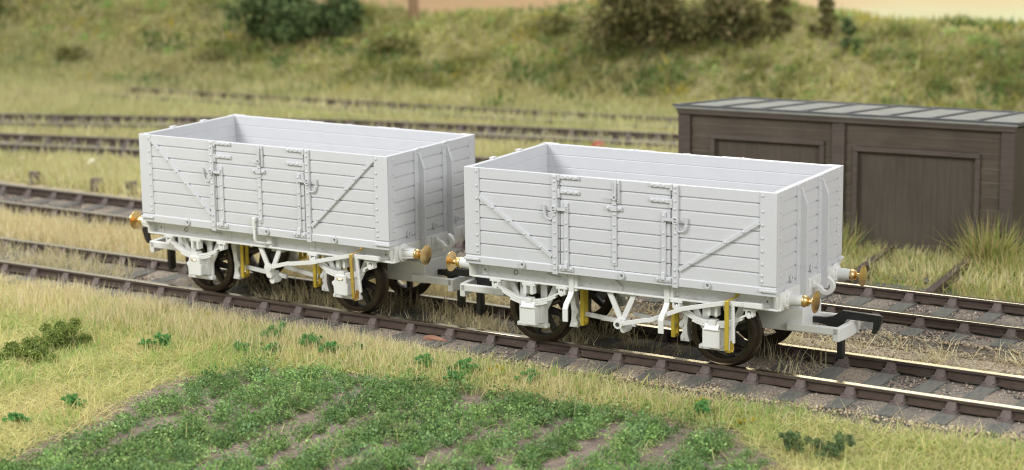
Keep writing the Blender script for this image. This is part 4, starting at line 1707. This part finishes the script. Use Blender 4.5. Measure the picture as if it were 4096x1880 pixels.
BRIGHT = np.array([[.13, .34, .10], [.17, .41, .12], [.23, .48, .15], [.10, .26, .08]])
TUFTS = [
    (-10.10, -3.02, .17, .17, 'round bright green tuft alone in the left foreground grass'),
    (-10.28, -3.20, .12, .11, 'small green tuft touching the left side of the round bright one'),
    (-8.86, -1.86, .24, .16, 'broad green tuft at the foot of the straw strip below the rear wagon'),
    (-8.10, -2.05, .22, .17, 'dense green tuft right of the broad one below the straw strip'),
    (-8.95, -2.55, .17, .12, 'low green tuft between the round bright tuft and the broad one'),
    (-8.45, -2.50, .14, .12, 'small green tuft in straw above the crop corner'),
    (-7.62, -2.20, .20, .12, 'flat dark green tuft above the top edge of the crop'),
    (-7.30, -1.95, .12, .10, 'little green tuft in straw just right of the flat dark one'),
    (-9.1, -5.9, .16, .13, 'lone small green tuft left of the crop edge'),
    (-9.15, -6.9, .16, .12, 'faint green tuft at the lower left corner of the crop'),
    (-6.05, -2.10, .22, .13, 'green tuft in the straw between the two wagons'),
    (-5.35, -2.10, .18, .16, 'upright green tuft with a twin below it, in front of the near wagon'),
    (-5.25, -2.45, .17, .12, 'lower twin tuft near the upper crop edge in front of the near wagon'),
    (-4.35, -2.05, .16, .11, 'small green tuft in grass under the near wagon left wheel'),
    (-1.62, -2.20, .16, .15, 'isolated green tuft beside yellow flowers at the right crop corner'),
    (0.02, -3.05, .24, .24, 'left sprig of the pair of dark green weeds at lower right'),
    (0.50, -2.92, .30, .22, 'right sprig of the pair of dark green weeds at lower right'),
]
for tx, ty, w, h, lab in TUFTS:
    bush('weed_tuft', tx, ty, w * 1.45, h * 1.35, w * 1.45, int(34000 * w * max(w, h)) + 800, .012, BRIGHT if tx < -.5 else np.array([[.15, .22, .09], [.20, .28, .12], [.11, .16, .07]]), lab, 'weed', 'green weed tufts in the foreground', stems=3, lobes=18, lift=.12)
YEL = np.array([[.62, .48, .04], [.70, .55, .06], [.52, .42, .05]])
for fx, fy, lab in [(-10.5, -1.55, 'yellow flower patch in straw below the rear wagon left wheel'), (-7.25, -2.35, 'yellow flower patch beside the flat dark tuft above the crop'),
                    (-4.9, -1.95, 'yellow flower patch in straw in front of the near wagon'), (-1.75, -1.95, 'yellow flower patch at the upper right crop corner'),
                    (-1.0, -2.3, 'rightmost yellow flower patch, in the grass at lower right'), (-11.2, -1.75, 'yellow flower speck in straw at far left')]:
    bush('flower_clump', fx, fy, .16, .10, .14, 240, .013, YEL, lab, 'flowers', 'yellow flower clumps', stems=2, lobes=5, lift=.13)


# tall grass clumps by the shed
def tussock(px, py, w, h, n, label, pal):
    z0 = float(height(px, py))
    x = rng.normal(0, w * .27, n)
    y = rng.normal(0, w * .25, n)
    az = np.arctan2(y, x) + rng.normal(0, .8, n)
    V, L, sz, C = blades('', x, y, np.zeros(n), rng.uniform(.4, 1.0, n) * h, rng.uniform(.014, .028, n), np.abs(rng.normal(.55, .45, n)), az, pick(pal, n), GR, bend=rng.uniform(-.2, .9, n))
    o = fast_mesh('grass_tussock', V, L, sz, GR, C)
    o.location = (px, py, z0)
    tag(o, label, 'grass clump', 'tall grass clumps beside the shed')


MIX = np.array([[.48, .45, .16], [.60, .50, .24], [.30, .38, .09], [.24, .33, .09], [.55, .46, .2]])
tussock(-1.35, 7.80, .62, 1.1, 620, 'tallest spiky grass clump against the right post of the shed', MIX)
tussock(-.75, 7.2, .85, .55, 520, 'low bushy grass clump right of the spur rail', MIX)
tussock(-3.95, 7.35, .45, .85, 260, 'green weed clump between the near wagon and the shed door', MIX)
tussock(-3.35, 7.15, .6, .5, 300, 'short tangled grass clump left of the shed door gap', MIX)
fr = Pile()
x, y = scatter(-5, 3, 5.1, 7.9, 380)
z = height(x, y)
w = (.35 + .8 * n1(x, y, 1.1)) * sstep((y - 4.95) / .3)
kp = rng.random(len(x)) < w
x, y, z = x[kp], y[kp], z[kp]
N = len(x)
fr.put(*blades('', x, y, z, rng.uniform(.2, .5, N), rng.uniform(.012, .022, N), np.abs(rng.normal(.9, .4, N)), rng.uniform(0, 6.28, N), pick(MIX, N), GR))
tag(fr.build('shed_grass', GR), 'tangled grass in front of the shed doors', 'grass', kind='stuff')

# ------------------------------------------------------------------ small loose things
px_, py_ = on_bank(-24.95, 4.4)
k = MB()
zc = float(height(px_, py_))
pr_ = empty('gate_post', (px_, py_, zc), .95)
k.box(-.12, .12, -.12, .12, -.1, 2.2)
k.build('post', mat('orange_brown_timber', (.22, .13, .07), .8, color2=(.34, .22, .12), scale=4, aniso=(4, 4, .6)), pr_, bevel=.02)
tag(pr_, 'orange brown timber post standing on the crest of the bank', 'post')


def lump(name, loc, s, m, label, cat, group=None, rz=0.0, seed=0):
    rr = np.random.default_rng(seed)
    me = bpy.data.meshes.new(name)
    bm = bmesh.new()
    bmesh.ops.create_icosphere(bm, subdivisions=3, radius=1)
    ph = rr.uniform(0, 6, 6)
    for v in bm.verts:
        c = v.co
        k_ = 1 + .16 * math.sin(3 * c.x + ph[0]) * math.sin(2.6 * c.y + ph[1]) + .10 * math.sin(5 * c.z + ph[2] + 3 * c.x)
        v.co = Vector((c.x * s[0], c.y * s[1], c.z * s[2])) * k_
    bm.to_mesh(me)
    bm.free()
    me.materials.append(m)
    me.polygons.foreach_set('use_smooth', [True] * len(me.polygons))
    o = bpy.data.objects.new(name, me)
    COL.objects.link(o)
    o.location = loc
    o.rotation_euler = (0, 0, rz)
    tag(o, label, cat, group)
    return o


lump('pale_stone', (-21.72, 7.78, -.06), (.26, .07, .06), mat('pale_chip', (.70, .64, .50), .8, var=.1), 'pale cream elongated stone lying in the grass behind the second track', 'stone', rz=-.9, seed=1)
lump('pale_stone', (-23.6, 7.55, -.12), (.09, .08, .06), mat('buff_chip', (.62, .52, .36), .8, var=.1), 'small buff stone in grass left of the elongated cream one', 'stone', rz=.2, seed=5)
lump('white_scrap', (-8.0, -3.22, -.27), (.08, .035, .02), mat('white_chip', (.75, .73, .70), .7, var=.1), 'flat white scrap lying at the top edge of the crop', 'scrap', rz=.2, seed=2)
lump('dark_stone', (.42, -2.22, -.27), (.07, .05, .045), mat('dark_chip', (.10, .095, .11), .7, var=.2), 'small dark grey stone in the grass at lower right', 'stone', seed=3)
lump('timber_offcut', (-6.63, -.98, -.15), (.20, .06, .05), mat('red_brown_offcut', (.22, .10, .06), .85, color2=(.32, .17, .11), scale=12), 'reddish brown offcut lying against the front rail between the wagons', 'offcut', rz=.1, seed=4)
lump('trackside_marker', (-12.95, 14.76, -.22), (.19, .19, .26), mat('red_paint', (.33, .06, .035), .5, var=.15), 'small dark red rounded marker among the far tracks, just above the near wagon rim', 'marker', seed=6)
for i, (cx_, cy_, lab) in enumerate([(-21.7, 6.05, 'rusty rail chair standing alone at the left edge behind the second track'), (-20.0, 6.12, 'rusty rail chair in the middle of the row behind the second track'), (-19.1, 6.2, 'rusty rail chair just left of the rear wagon')]):
    c = chair_mb()
    c.box(-.10, .10, -.05, .05, .03, .24)
    o = c.build('rail_chair', CHAIRM, bevel=.01)
    o.location = (cx_, cy_, float(height(cx_, cy_)) + .02)
    o.rotation_euler = (0, 0, .3 * i)
    o.scale = (1.1, 1.1, 1.0)
    tag(o, lab, 'rail chair', 'loose rail chairs beside the second track')
